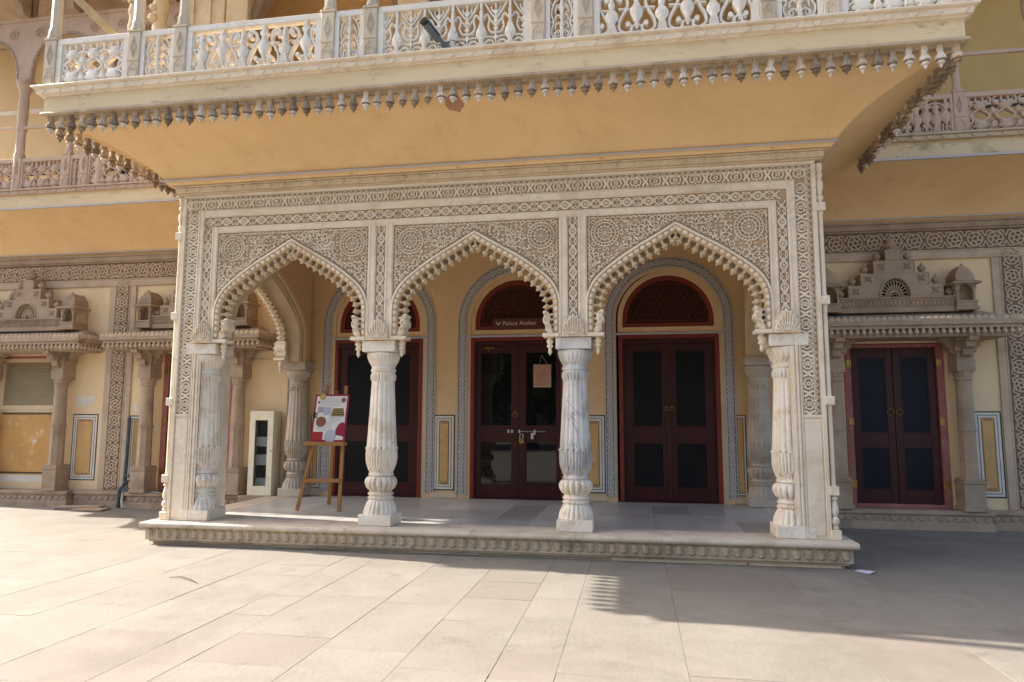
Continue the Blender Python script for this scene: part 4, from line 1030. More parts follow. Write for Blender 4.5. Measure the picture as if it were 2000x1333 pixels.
def kiosk(parent, x, y, z, sx=1):
    b = MB(); q = .115
    b.box(x-q-.015, x+q+.015, y-.11, D, z-.02, z+.02, .004); b.box(x-q, x+q, y-.095, D, z+.02, z+.075, .004); b.box(x-q-.01, x+q+.01, y-.105, D, z+.075, z+.095, .003)
    for sx_ in (-1, 1):
        b.lathe([(.022, z+.095), (.014, z+.115), (.014, z+.235), (.024, z+.255), (.03, z+.27)], (x+sx_*(q-.022), y-.072, 0), 8)
    # cusped opening
    P = arc(x, z+.225, .075, 0, 180, 8); 
    for a, c in zip(P, P[1:]): b.add([(a[0], y-.085, a[1]), (c[0], y-.085, c[1]), (c[0], y-.085, z+.31), (a[0], y-.085, z+.31), (a[0], y-.02, a[1]), (c[0], y-.02, c[1])], [(3, 2, 1, 0), (0, 1, 5, 4)])
    b.box(x-q, x-.075, y-.085, y-.02, z+.225, z+.31); b.box(x+.075, x+q, y-.085, y-.02, z+.225, z+.31)
    b.box(x-q, x+q, y+.06, D, z+.09, z+.31); b.box(x-q, x-q+.016, y-.02, y+.06, z+.09, z+.31); b.box(x+q-.016, x+q, y-.02, y+.06, z+.09, z+.31)
    # sloping eave
    V = [(x-q-.045, y-.15, z+.30), (x+q+.045, y-.15, z+.30), (x+q+.045, D, z+.30), (x-q-.045, D, z+.30), (x-q-.045, y-.15, z+.314), (x+q+.045, y-.15, z+.314), (x+q+.045, D, z+.314), (x-q-.045, D, z+.314), (x-q+.01, y-.085, z+.345), (x+q-.01, y-.085, z+.345), (x+q-.01, D, z+.345), (x-q+.01, D, z+.345)]
    b.add(V, [(3, 2, 1, 0), (0, 1, 5, 4), (1, 2, 6, 5), (2, 3, 7, 6), (3, 0, 4, 7), (4, 5, 9, 8), (5, 6, 10, 9), (6, 7, 11, 10), (7, 4, 8, 11)])
    b.box(x-q+.012, x+q-.012, y-.083, D, z+.345, z+.375, .003)
    # curved roof
    rows = []
    for i in range(8):
        t = i/7; rows.append(((.103, .100, .088, .090, .072, .052, .030, .010)[i], z+.375+(0, .045, .05, .06, .095, .125, .15, .165)[i]))
    V = []; F = []
    for r, zz in rows: V += [(x-r-.002, y-.06*(r/.1)-.012, zz), (x+r+.002, y-.06*(r/.1)-.012, zz), (x+r+.002, D, zz), (x-r-.002, D, zz)]
    for i in range(7):
        for k in range(4): F.append((i*4+k, i*4+(k+1) % 4, i*4+4+(k+1) % 4, i*4+4+k))
    b.add(V, F); finial(b, x, y-.01, z+.53, .3); finial(b, x+q*.75, y-.05, z+.375, .3); finial(b, x-q*.75, y-.05, z+.375, .3)
    return b.build('kiosk', 'sandstone', parent)
def wing_bay(xc, has_door):
    yf = 2.10; po = .735 if has_door else .64
    # hood: slab, sloping top, merlons, pendants
    b = MB(); hw = 1.245
    b.box(xc-hw, xc+hw, yf, D, 2.188, 2.236, .004); b.box(xc-hw+.03, xc+hw-.03, yf+.03, D, 2.150, 2.188, .003); b.box(xc-hw+.09, xc+hw-.09, yf+.10, D, 2.055, 2.150, .003)
    V = [(xc-hw, yf+.03, 2.236), (xc+hw, yf+.03, 2.236), (xc+hw-.25, D-.14, 2.40), (xc-hw+.25, D-.14, 2.40), (xc+hw, D, 2.236), (xc-hw, D, 2.236), (xc+hw-.25, D, 2.40), (xc-hw+.25, D, 2.40)]
    b.add(V, [(0, 1, 2, 3), (1, 4, 6, 2), (5, 0, 3, 7), (3, 2, 6, 7)])
    hood = b.build('door_hood', 'sandstone', pal, 30)
    N = 34
    for k in range(N):
        x = xc-hw+.037+k*(2*hw-.074)/(N-1); piece('merlon', MERL, hood, (x, yf+.012, 2.234)); piece('hood_pendant', HPEND, hood, (x, yf+.05, 2.152))
    for s in (-1, 1):
        for k in range(7): piece('merlon', MERL, hood, (xc+s*(hw-.012), yf+.06+k*.073, 2.234), (0, 0, s*PI/2)); piece('hood_pendant', HPEND, hood, (xc+s*(hw-.05), yf+.12+k*.073, 2.152))
    # stepped pediment
    b = MB(); yp = D-.235
    b.box(xc-.70, xc+.70, yp-.03, D, 2.385, 2.445, .004); b.box(xc-.68, xc+.68, yp-.012, D, 2.445, 2.565, .004)
    b.box(xc-.69, xc+.69, yp-.03, D, 2.562, 2.58, .003)
    steps = [(.545, 2.58, 2.735), (.395, 2.735, 2.885), (.24, 2.885, 3.045), (.095, 3.045, 3.185)]
    for hw2, z0, z1 in steps:
        if z1 < 2.9:      # leave the round-headed rosette opening
            n = 12; r = .165
            P = [(xc+r*math.cos(PI-PI*i/n), 2.60+r*1.28*math.sin(PI-PI*i/n)) for i in range(n+1)]
            b.box(xc-hw2, xc-r, yp, D, z0, z1, .003); b.box(xc+r, xc+hw2, yp, D, z0, z1, .003)
            for a, c in zip(P, P[1:]):
                a0, c0 = min(max(a[1], z0), z1), min(max(c[1], z0), z1)
                if a0 < z1 or c0 < z1: b.add([(a[0], yp, a0), (c[0], yp, c0), (c[0], yp, z1), (a[0], yp, z1), (a[0], yp+.06, a0), (c[0], yp+.06, c0)], [(0, 1, 2, 3), (0, 4, 5, 1)])
        else: b.box(xc-hw2, xc+hw2, yp, D, z0, z1, .004)
        for s in (-1, 1): b.box(xc+s*hw2-.012 if s > 0 else xc-hw2, xc+hw2 if s > 0 else xc-hw2+.012, yp-.006, yp+.004, z0, z1)
    fr = FY(yp)
    for hw2, z0, z1 in steps[:3]:
        for s in (-1, 1):
            c_ = xc+s*(hw2-.09); cz = (z0+z1)/2
            for k in range(4): a = k*PI/2+PI/4; b.ribbon([(c_, cz), (c_+.03*math.cos(a+.4), cz+.03*math.sin(a+.4)), (c_+.05*math.cos(a), cz+.05*math.sin(a)), (c_+.03*math.cos(a-.4), cz+.03*math.sin(a-.4)), (c_, cz)], .008, .010, fr)
    for k in range(28):
        x = xc-.655+k*1.31/27; b.ribbon([(x-.02, 2.55), (x, 2.50), (x+.02, 2.55)], .010, .010, FY(yp-.012)); b.ribbon([(x-.02, 2.46), (x, 2.495), (x+.02, 2.46)], .010, .010, FY(yp-.012))
    b.ribbon([(P_[0], P_[1]) for P_ in [(xc+.178*math.cos(PI-PI*i/16), 2.60+.178*1.27*math.sin(PI-PI*i/16)) for i in range(17)]], .018, .016, fr)
    ped = b.build('stepped_pediment', 'sandstone', pal, 30)
    b = MB()
    for hw2, z in ((.545, 2.735), (.395, 2.885), (.24, 3.045)):
        for s in (-1, 1): finial(b, xc+s*(hw2-.06), yp+.06, z, .95)
    for s in (-1, 1): finial(b, xc+s*.625, yp+.06, 2.58, .9)
    finial(b, xc, yp+.07, 3.185, 1.2); b.build('finials', 'sandstone', ped)
    b = MB(); fr2 = FY(yp+.04)      # rosette screen
    for k in range(13):
        a = PI*k/12; b.ribbon([(xc+.05*math.cos(a), 2.60+.05*math.sin(a)), (xc+.15*math.cos(a), 2.60+.19*math.sin(a))], .012, .012, fr2)
        if k < 12: a2 = a+PI/24; b.ribbon(arc(xc+.135*math.cos(a2), 2.60+.172*math.sin(a2), .022, math.degrees(a2)-90, math.degrees(a2)+90, 6), .010, .012, fr2)
    b.ribbon(arc(xc, 2.60, .05, 0, 180, 10), .012, .014, fr2); b.ribbon(arc(xc, 2.60, .025, 0, 180, 8), .010, .014, fr2); b.ribbon(arc(xc, 2.60, .095, 0, 180, 14, .12), .010, .013, fr2)
    b.build('rosette_screen', 'sandstone_pale', ped, 0)
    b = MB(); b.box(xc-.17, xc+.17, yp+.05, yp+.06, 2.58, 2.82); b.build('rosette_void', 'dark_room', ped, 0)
    for s in (-1, 1): kiosk(ped, xc+s*.775, D-.20, 2.415)
    # pilasters carrying the hood
    for s in (-1, 1):
        px, py = xc+s*po, D-.145
        b = MB()
        b.box(px-.13, px+.13, py-.13, D, 0, .05, .004); b.box(px-.115, px+.115, py-.115, D, .05, .32, .004); b.box(px-.128, px+.128, py-.128, D, .32, .345, .003); b.box(px-.11, px+.11, py-.11, D, .345, .375, .003)
        b.lathe([(.108, .375), (.102, .39), (.097, .93), (.105, .935), (.108, .95), (.105, .968), (.096, .972)], (px, py, 0), 8)
        b.lathe([(.094, .97), (.086, 1.54), (.098, 1.55), (.102, 1.565), (.096, 1.578), (.088, 1.585), (.10, 1.60, 12, .12), (.112, 1.64, 12, .12), (.10, 1.655)], (px, py, 0), 24)
        b.box(px-.105, px+.105, py-.105, D, 1.655, 1.80, .005); b.box(px-.095, px+.095, py-.095, D, 1.80, 1.90)
        b.box(px-.125, px+.125, py-.125, D, 1.90, 1.945, .004); b.box(px-.11, px+.11, py-.11, D, 1.945, 2.02); b.box(px-.13, px+.13, py-.20, D, 2.02, 2.056, .004)
        # bracket scrolls to both sides and front
        for sg in (-1, 1):
            out = [(0, 2.055), (.26, 2.055), (.25, 2.02), (.20, 2.005), (.20, 1.96), (.15, 1.945), (.145, 1.89), (.10, 1.87), (.09, 1.80), (0, 1.79)]
            b.prism([(px+sg*o_[0], o_[1]) for o_ in out], FY(py), -.05, .05)
        out = [(0, 2.055), (.36, 2.055), (.34, 2.01), (.27, 2.0), (.25, 1.94), (.18, 1.92), (.16, 1.85), (.09, 1.82), (0, 1.81)]
        b.prism(out, lambda u, v, h: (px+h, py-u, v), -.05, .05)
        pil = b.build('pilaster', 'sandstone', pal, 35)
    # step
    b = MB(); b.box(xc-.95, xc+.95, D-.24, D+.1, -.05, -.002, .006); b.box(xc-.92, xc+.92, D-.215, D, -.15, -.05); b.box(xc-.94, xc+.94, D-.235, D, -.235, -.15, .004)
    st_ = b.build('door_step', 'sandstone', pal)
    for k in range(18): piece('carved_heart', HEARTS, st_, (xc-.86+k*1.72/17, D-.216, -.1), (0, 0, 0), (1.25, 1, 1.2))
hm = MB(); hm.prism(H, FY(0), 0, .012, .22); HEARTS = hm.mesh('carved_heart', 'sandstone')
for xc, hd in ((4.78, True), (-4.78, True), (-7.62, False)): wing_bay(xc, hd)
# base course between the steps
for (x0, x1) in ((3.48, 3.83), (5.73, 10.0), (-3.83, -3.48), (-6.67, -5.73), (-10.2, -8.57)):
    b = MB(); b.box(x0, x1, D-.13, D+.01, -.05, .0, .005); b.box(x0, x1, D-.105, D+.01, -.15, -.05); b.box(x0, x1, D-.12, D+.01, -.235, -.15, .004)
    o = b.build('base_course', 'sandstone', pal)
    n = int((x1-x0)/.1)
    for k in range(min(n, 14)): piece('carved_heart', HEARTS, o, ((x0 if x0 > 0 else x0)+.05+k*.1, D-.106, -.1), (0, 0, 0), (1.2, 1, 1.2))
# doors in the wings
for xc in (4.78, -4.78):
    b = MB(); fwd = .585
    for s in (-1, 1): b.box(*sorted((xc+s*.50, xc+s*.585)), D-.012, D+.14, 0, 2.02, .003)
    b.box(xc-.50, xc+.50, D-.012, D+.14, 1.975, 2.02); b.box(xc-.50, xc+.50, D-.014, D+.14, 0, .045, .003)
    dr = b.build('door', 'pink_frame', pal)
    for s in (-1, 1):
        x0, x1 = sorted((xc+s*.003, xc+s*.498)); pa = sorted((xc+s*.085, xc+s*.41))
        leaf('door_leaf', dr, x0, x1, .048, 1.973, D+.03, (pa, [(.21, .735), (.905, 1.86)]), 'maroon', 'blue_screen')
        b = MB()
        for (a, c) in ((.21, .735), (.905, 1.86)): b.box(pa[0]-.01, pa[1]+.01, D+.046, D+.051, a-.01, c+.01)
        b.build('pane', 'blue_screen', dr, 0)
        b = MB()
        for z in (.28, 1.05, 1.78): b.box(*sorted((xc+s*.51, xc+s*.555)), D-.02, D-.010, z-.05, z+.05, .003); b.box(*sorted((xc+s*.495, xc+s*.515)), D-.024, D-.008, z-.05, z+.05, .004)
        b.build('hinge', 'brass', dr)
        b = MB(); ringpull(b, xc+s*.05, D+.026, 1.205, .04); b.build('ring_pull', 'brass', dr)
    for s in (-1, 1):
        b = MB(); b.box(*sorted((xc+s*.587, xc+s*.625)), D-.006, D+.01, 0, 2.04); b.build('ochre_reveal', 'ochre', dr, 0)
# boarded bay with a louvred vent at the far left
b = MB(); b.box(-8.21, -7.03, D+.04, D+.06, .10, 1.2); bp = b.build('painted_board', 'peeling_ochre', pal, 0); bp['label'] = 'peeling ochre painted board under the louvred vent'
b = MB()
for q in ((-8.21, -7.03, 1.165, 1.2), (-8.21, -7.03, .1, .2), (-7.07, -7.03, .2, 1.165)): b.box(q[0], q[1], D+.03, D+.042, q[2], q[3])
b.build('board_border', 'white_paint', bp, 0)
b = MB()
for q in ((-8.16, -7.10, 1.125, 1.145), (-8.16, -7.10, .225, .245), (-7.10, -7.082, .225, 1.145)): b.box(q[0], q[1], D+.032, D+.041, q[2], q[3])
b.build('board_line', 'black_green', bp, 0)
b = MB()
b.box(-8.21, -7.03, D-.01, D+.05, 1.2, 1.26, .004); b.box(-8.21, -7.03, D-.01, D+.05, 1.93, 1.99, .004); b.box(-7.10, -7.03, D-.008, D+.05, 1.26, 1.93); b.box(-8.21, -8.13, D-.008, D+.05, 1.26, 1.93)
lv = b.build('louvred_vent', 'louver', pal)
sl = MB(); sl.add([(-8.13, D-.004, 0), (-7.10, D-.004, 0), (-7.10, D+.028, .022), (-8.13, D+.028, .022), (-8.13, D-.004, -.004), (-7.10, D-.004, -.004), (-7.10, D+.028, .018), (-8.13, D+.028, .018)], [(0, 1, 2, 3), (7, 6, 5, 4), (4, 5, 1, 0)])
SL = sl.mesh('slat', 'louver', 0)
for k in range(24): piece('slat', SL, lv, (0, 0, 1.265+k*.0278))
b = MB(); b.box(-8.21, -7.03, D+.045, D+.055, 1.2, 2.0); b.build('vent_backing', 'dark_room', lv, 0)
b = MB(); b.box(-8.25, -7.0, D-.004, D+.1, 1.99, 2.03); b.build('lintel', 'pink_frame', pal, 0)
# wing friezes, strips, mouldings, dados
for s in (-1, 1):
    xe = 9.9
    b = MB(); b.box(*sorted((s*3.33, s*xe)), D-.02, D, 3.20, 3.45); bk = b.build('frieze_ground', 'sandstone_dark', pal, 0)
    b = MB(); p, l = straight(*( (3.35, 3.325, xe, 3.325) if s > 0 else (-xe, 3.325, -3.35, 3.325) )); band(b, p, l, .235, .235, FY(D-.0202), .018, mot_circ, .022); b.build('carved_frieze', 'sandstone_pale', bk, 0)
    b = MB()
    b.box(*sorted((s*3.33, s*xe)), D-.05, D, 3.452, 3.475, .003); b.box(*sorted((s*3.33, s*xe)), D-.075, D, 3.475, 3.545, .004); b.box(*sorted((s*3.33, s*xe)), D-.095, D, 3.545, 3.57, .003)
    b.build('wing_cornice', 'sandstone', pal)
    b = MB()
    b.box(*sorted((s*3.33, s*xe)), D-.030, D, 3.188, 3.204, .003); b.box(*sorted((s*3.33, s*xe)), D-.024, D, 3.085, 3.188, .004); b.box(*sorted((s*3.33, s*xe)), D-.034, D, 3.09, 3.11, .003)
    for xs_ in (6.13, 8.94) if s < 0 else (6.2,):
        for e in (-1, 1):
            b.box(*sorted((s*xs_+e*.115, s*xs_+e*.225)), D-.026, D, .0, 3.084, .004); b.box(*sorted((s*xs_+e*.118, s*xs_+e*.135)), D-.034, D, .0, 3.084, .003)
    b.build('wing_moulding', 'sandstone_pale', pal)
    for xs_ in (6.13, 8.94) if s < 0 else (6.2,):
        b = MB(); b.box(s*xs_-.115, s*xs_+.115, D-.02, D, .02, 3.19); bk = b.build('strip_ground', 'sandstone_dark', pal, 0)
        b = MB(); p, l = straight(s*xs_, .03, s*xs_, 3.18); band(b, p, l, .215, .225, FY(D-.0202), .018, mot_circ, .021); b.build('carved_strip', 'sandstone_pale', bk, 0)
wingwall = [o for o in COL.objects if o.name.startswith('wing_wall')]
dado(wingwall[1], 5.655, 5.965, .14, 1.18, D); dado(wingwall[0], -5.895, -5.655, .14, 1.11, D); dado(wingwall[0], -6.86, -6.43, .14, 1.13, D); dado(wingwall[0], -8.9, -8.4, .14, 1.13, D)
# wing coves, fascias, cornices, railings
for s in (-1, 1):
    a, c = sorted((s*3.3, s*(10.2 if s < 0 else 9.9)))
    b = MB(); P = [(D, 3.575), (D-.03, 3.578)]
    for i in range(13):
        t = i/12; P.append((D-.03-.86*(.42*t+.58*(1-math.cos(t*PI/2))), 3.58+.50*(.42*t+.58*math.sin(t*PI/2))))
    for q, r in zip(P, P[1:]): b.add([(a, q[0], q[1]), (c, q[0], q[1]), (c, r[0], r[1]), (a, r[0], r[1])], [(0, 1, 2, 3)])
    b.build('wing_cove', 'ochre', pal, 40)
    b = MB(); b.box(a, c, D-.075, D-.05, 3.612, 3.63); b.build('cove_fillet', 'grey_line', pal, 0)
    x_in = s*4.25; a2, c2 = sorted((x_in, s*(10.2 if s < 0 else 9.9)))
    b = MB(); b.box(a2, c2, 1.765, D+.02, 4.08, 4.30); b.build('wing_fascia', 'cream_fascia' if s < 0 else 'mould_fascia', pal, 0)
    b = MB(); b.box(a2, c2, 1.735, 1.767, 4.082, 4.11, .004); b.build('fascia_line', 'grey_line', pal, 0)
    b = MB(); b.box(a2, c2, 1.715, D, 4.30, 4.352, .004); b.box(a2, c2, 1.69, D, 4.352, 4.376, .004); wc = b.build('wing_balcony_cornice', 'pink_stone' if s < 0 else 'weathered', pal)
    hb = MB(); hb.prism([(p[0], p[1]*.8) for p in H], FY(0), 0, .012, .22); HW = hb.mesh('carved_heart', 'pink_stone' if s < 0 else 'weathered')
    for k in range(24): piece('carved_heart', HW, wc, (s*(4.35+k*.16), 1.714, 4.326))
    ps = [4.55, 5.36, 6.2, 6.5, 7.32, 8.1] if s < 0 else [4.55, 5.36, 6.35, 7.2]
    pm = MB(); pm.box(-.06, .06, -.05, .05, 0, .50, .005); pm.box(-.066, .066, -.056, .056, .5, .52, .004)
    fr = FY(-.05)
    for pts in ([(0, .235), (.030, .33), (0, .45), (-.030, .33)], [(0, .27), (.015, .33), (0, .41), (-.015, .33)]): pm.ribbon(pts, .008, .006, fr, True)
    pm.ribbon([(-.056, .20), (.056, .20)], .012, .008, fr); pm.ribbon([(-.04, .03), (-.04, .12), (0, .17), (.04, .12), (.04, .03)], .008, .006, fr)
    pm.lathe([(.055, .52), (.058, .55), (.045, .57), (.042, .68), (.038, 1.05), (.0, 1.06)], seg=8)
    PMm = pm.mesh('wing_railing_post', 'pink_stone', 30)
    for x in ps: piece('wing_railing_post', PMm, pal, (s*x, 1.82, 4.376))
    kk = {(4.55, 5.36): 'A', (5.36, 6.2): 'C2', (6.2, 6.5): 'B', (6.5, 7.32): 'A', (7.32, 8.1): 'C2', (5.36, 6.35): 'A', (6.35, 7.2): 'A'}
    for p, q in zip(ps, ps[1:]):
        x0, x1 = sorted((s*p, s*q)); kd = kk[(p, q)]
        if s > 0 and p == 4.55: kd = 'C2'
        rail_panel(x0+.062, x1-.062, ('C' if s > 0 else 'A') if kd == 'C2' else kd, pal, 1.82, 4.376, 4.87, 'pink_stone', 'pink_stone', .03)
    b = MB(); b.box(*sorted((s*4.4, s*9.8)), 1.80, 1.84, 5.33, 5.375, .004); b.build('grab_rail', 'pink_stone', pal)
    # upper wall behind
    b = MB(); b.box(a2, c2, D+.36, D+.5, 4.36, 7.4); uw = b.build('upper_wall', 'upper_cream' if s < 0 else 'olive_plaster', pal, 0)
    b = MB()
    zz = ((5.08, 5.12), (5.19, 5.24)) if s > 0 else ((5.00, 5.04), (5.10, 5.13))
    for z0, z1 in zz: b.box(*sorted((s*4.3, s*9.8)), D+.350, D+.36, z0+.1, z1+.1)
    b.build('dado_line', 'black_green', uw, 0)
    b = MB()
    for z0, z1 in (((5.12, 5.19),) if s > 0 else ((5.04, 5.10), (6.1, 6.17))): b.box(*sorted((s*4.3, s*9.8)), D+.352, D+.36, z0+.1, z1+.1)
    b.build('dado_line', 'white_paint', uw, 0)
    b = MB(); b.box(*sorted((s*4.3, s*9.8)), D+.354, D+.36, 4.36, 5.0); b.build('dado_field', 'sandstone_pale', uw, 0)
    if s > 0:
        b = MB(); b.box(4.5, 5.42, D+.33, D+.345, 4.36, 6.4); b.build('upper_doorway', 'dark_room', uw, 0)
    if s < 0:
        for x0, x1 in ((-7.2, -6.98), ):
            b = MB(); b.box(x0, x0+.06, D+.345, D+.36, 4.36, 7.0); b.build('painted_line', 'blue_grey', uw, 0)
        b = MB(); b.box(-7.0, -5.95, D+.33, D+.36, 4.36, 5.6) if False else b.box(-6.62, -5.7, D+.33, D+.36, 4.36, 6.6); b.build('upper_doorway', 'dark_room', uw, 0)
# upper arcade of the left wing
def up_arch(xc0, xc1, parent):
    b = MB(); cx = (xc0+xc1)/2; hw = (xc1-xc0)/2-.11; zs = 6.05; za = 6.78; n = 16; y0, y1 = 1.80, 1.88
    P = [(cx-hw, zs)]+[(cx-hw*math.cos(PI*i/n)*1.0, zs+(za-zs)*math.sin(PI*i/n)**.75) for i in range(1, n)]+[(cx+hw, zs)]
    for a, c in zip(P, P[1:]): b.add([(a[0], y0, a[1]), (c[0], y0, c[1]), (c[0], y0, 7.02), (a[0], y0, 7.02), (a[0], y1, a[1]), (c[0], y1, c[1]), (c[0], y1, 7.02), (a[0], y1, 7.02)], [(0, 1, 2, 3), (0, 4, 5, 1), (7, 6, 5, 4)])
    b.box(xc0-.0, cx-hw, y0, y1, zs, 7.02); b.box(cx+hw, xc1, y0, y1, zs, 7.02); b.box(xc0, xc1, y0-.03, y1+.03, 7.02, 7.06)
    fr = FY(y0)
    for s in (-1, 1):
        c_ = cx+s*(hw-.12); b.ribbon(arc(c_, 6.83, .075, 0, 360, 16), .014, .014, fr)
        for k in range(6): a = k*PI/3; b.ribbon([(c_+.015*math.cos(a), 6.83+.015*math.sin(a)), (c_+.06*math.cos(a), 6.83+.06*math.sin(a))], .014, .012, fr)
    o = b.build('upper_arch', 'pink_stone', parent, 0)
    b = MB()
    for q in resample(P, .06): b.lathe([(.02, -.03), (.026, 0), (.02, .03)], (q[0], (y0+y1)/2-.03, q[1]), 8)
    b.build('arch_beading', 'sandstone', o)
    return o
for (a, c) in ((-8.75, -7.36), (-7.36, -5.97), (-5.97, -4.6)): up_arch(a, c, pal)
def up_col(x, mt):
    b = MB(); b.lathe([(.075, 4.376), (.075, 4.95), (.062, 4.97), (.058, 5.3), (.07, 5.31), (.07, 5.39), (.062, 5.40), (.070, 5.55), (.066, 5.9), (.08, 5.93), (.11, 6.02), (.115, 6.06)], (x, 1.84, 0), 16); b.box(x-.11, x+.11, 1.75, 1.93, 6.05, 6.10, .004)
    return b.build('upper_column', mt, pal)
for x in (-8.75, -7.36, -5.97): up_col(x, 'pink_stone')
b = MB(); b.lathe([(.075, 4.376), (.075, 5.2), (.07, 5.6), (.075, 5.62), (.12, 5.85), (.12, 6.2)], (6.25, 1.84, 0), 16); b.build('upper_column', 'pink_stone', pal)
for s in (-1, 1):
    b = MB(); b.box(*sorted((s*4.5, s*10.2)), 1.0, D+.5, 7.42, 7.5); b.build('eave', 'sandstone_pale', pal, 0)
for x in (-8.4, -7.36, -6.5, -5.6, -4.9):
    b = MB(); b.prism([(0, 7.42), (.75, 7.42), (.72, 7.36), (.45, 7.33), (.4, 7.22), (.2, 7.18), (.15, 7.06), (0, 7.04)], lambda u, v, h: (x+h, 1.8-u, v), -.06, .06)
    b.box(x-.06, x+.06, 1.78, 1.9, 7.06, 7.42); b.build('eave_bracket', 'sandstone', pal)
# upper hall behind the projecting balcony
b = MB()
b.box(-4.2, -3.55, .95, 1.15, 4.376, 7.4, .01); b.box(-4.05, -3.98, .93, .96, 4.38, 7.38); b.box(-3.8, -3.74, .93, .96, 4.38, 7.38)
b.build('hall_pier', 'marble_warm', pal)
for (x0, x1) in ((-3.50, -3.2), (-1.2, -.8), (.8, 1.2), (3.2, 4.0)):
    b = MB(); b.box(x0, x1, .9, 1.15, 4.376, 7.4, .01); b.build('hall_pier', 'marble_warm', pal)
b = MB(); b.box(-4.25, 4.25, 2.3, 2.4, 4.376, 7.4); b.box(-4.25, -4.05, 1.15, 2.3, 4.376, 7.4); b.box(4.05, 4.25, 1.15, 2.3, 4.376, 7.4); b.build('hall_wall', 'ochre', pal, 0)
for (cx, hw) in ((-2.2, 1.0), (0, .8), (2.2, 1.0)):
    b = MB(); P = [(cx-hw*math.cos(PI*i/12), 5.9+.9*math.sin(PI*i/12)**.8) for i in range(13)]
    b.ribbon(P, .14, .12, FY(1.1)); b.build('hall_arch', 'sandstone_dark', pal, 0)
b = MB()      # twisted column
for k in range(40):
    z = 4.376+k*.05
b.lathe([(.062+.010*math.sin(k*1.3), 4.376+k*.045) for k in range(48)], (-4.84, .92, 0), 16); b.lathe([(.07, 6.5), (.12, 6.6), (.12, 6.8)], (-4.84, .92, 0), 12); b.box(-4.92, -4.76, .84, 1.0, 4.35, 4.45)
tw = b.build('twisted_column', 'marble_warm', pal)
b = MB()      # lion-faced bracket column
b.box(-4.50, -4.36, .86, 1.0, 4.376, 5.95, .01)
b.lathe([(.05, 5.9), (.09, 6.0), (.10, 6.1), (.075, 6.2), (.09, 6.3), (.11, 6.4), (.085, 6.5), (.1, 6.65)], (-4.43, .9, 0), 14)
b.lathe([(.01, 0), (.05, .02), (.06, .06), (.04, .10), (.01, .12)], (-4.47, .80, 6.15), 12); b.lathe([(.01, 0), (.045, .02), (.045, .06), (.01, .09)], (-4.46, .79, 6.30), 12)
b.build('lion_bracket', 'marble_warm', pal)

# ================================================================== loose things
# easel
ez = thing('display_easel', 'wooden tripod easel standing on the porch floor beside the left free column', 'easel', (-2.05, 1.15, 0))
b = MB(); b.beam((-2.314, .977, .003), (-2.075, 1.20, 1.475), .040, .022); b.build('leg', 'easel_wood', ez)
b = MB(); b.beam((-1.80, .985, .003), (-1.845, 1.20, 1.46), .040, .022); b.build('leg', 'easel_wood', ez)
b = MB(); b.beam((-2.21, 1.62, .003), (-1.97, 1.215, 1.40), .040, .022); b.build('leg', 'easel_wood', ez)
b = MB(); b.box(-2.26, -1.76, .985, 1.075, .752, .796, .004); b.build('ledge', 'easel_wood', ez)
b = MB(); b.beam((-2.25, 1.005, .345), (-1.815, 1.010, .352), .042, .018); b.build('cross_bar', 'easel_wood', ez)
b = MB(); b.beam((-2.09, 1.20, 1.30), (-1.84, 1.20, 1.30), .04, .018); b.build('cross_bar', 'easel_wood', ez)
# poster
O = Vector((-2.195, 1.005, .798)); U_ = Vector((.415, .015, .0)).normalized(); V_ = Vector((.012, .09, .55)).normalized(); N_ = U_.cross(V_).normalized()
frp = lambda u, v, h: tuple(O+U_*u+V_*v+N_*h)
ps_ = thing('poster_board', 'white information poster with a magenta border resting on the easel', 'poster', tuple(O))
PW, PH = .42, .565
def flat(name, pts, mt, h, parent=ps_, t=.0008):
    b = MB(); b.prism(pts, frp, h-t, h); return b.build(name, mt, parent, 0)
rect = lambda u0, v0, u1, v1: [(u0, v0), (u1, v0), (u1, v1), (u0, v1)]
b = MB(); b.prism(rect(0, 0, PW, PH), frp, -.008, 0); b.build('board', 'magenta', ps_, 0)
flat('sheet', rect(.022, .022, PW-.022, PH-.022), 'paper_white', .0012)
for (u, v, r, mt) in ((.355, .495, .033, 'p_grey'), (.355, .495, .022, 'p_brown'), (.055, .47, .015, 'p_red'), (.105, .235, .062, 'p_brown'), (.095, .535, .04, 'p_gold'), (.24, .065, .075, 'p_lav')):
    flat('printed_disc', arc(u, v, r, 0, 345, 23), mt, .0022 if mt != 'p_brown' or r > .05 else .003)
flat('printed_photo', rect(.05, .345, .13, .415), 'p_grey', .002); flat('printed_photo', rect(.125, .315, .215, .41), 'p_lav', .0024)
flat('printed_photo', rect(.0, .275, .055, .345), 'p_black', .0026); flat('printed_photo', rect(.03, .285, .052, .335), 'p_gold', .003)
flat('printed_bag', [(.215, .30), (.385, .30), (.365, .395), (.245, .395)], 'p_black', .002)
b = MB()
for i in range(7):
    for j in range(4):
        u = .228+i*.023+(.011 if j % 2 else 0); v = .312+j*.022
        if u < .368: b.prism([(u-.010, v), (u, v-.010), (u+.010, v), (u, v+.010)], frp, .002, .0028)
b.build('bag_pattern', 'p_gold', ps_, 0)
flat('printed_cloth', rect(.005, .012, .145, .115), 'p_red', .002)
flat('printed_jacket', [(.30, .08), (.405, .06), (.41, .20), (.375, .235), (.33, .21), (.295, .14)], 'magenta', .0024)
b = MB()
for v0, u0, u1, n in ((.43, .07, .33, 6), (.255, .19, .37, 4), (.135, .04, .28, 6), (.225, .19, .30, 2)):
    for k in range(n): b.prism(rect(u0+R_.uniform(0, .02), v0+k*.0155, u1-R_.uniform(0, .04), v0+k*.0155+.004), frp, .0012, .0018)
b.build('printed_lines', 'ink', ps_, 0)
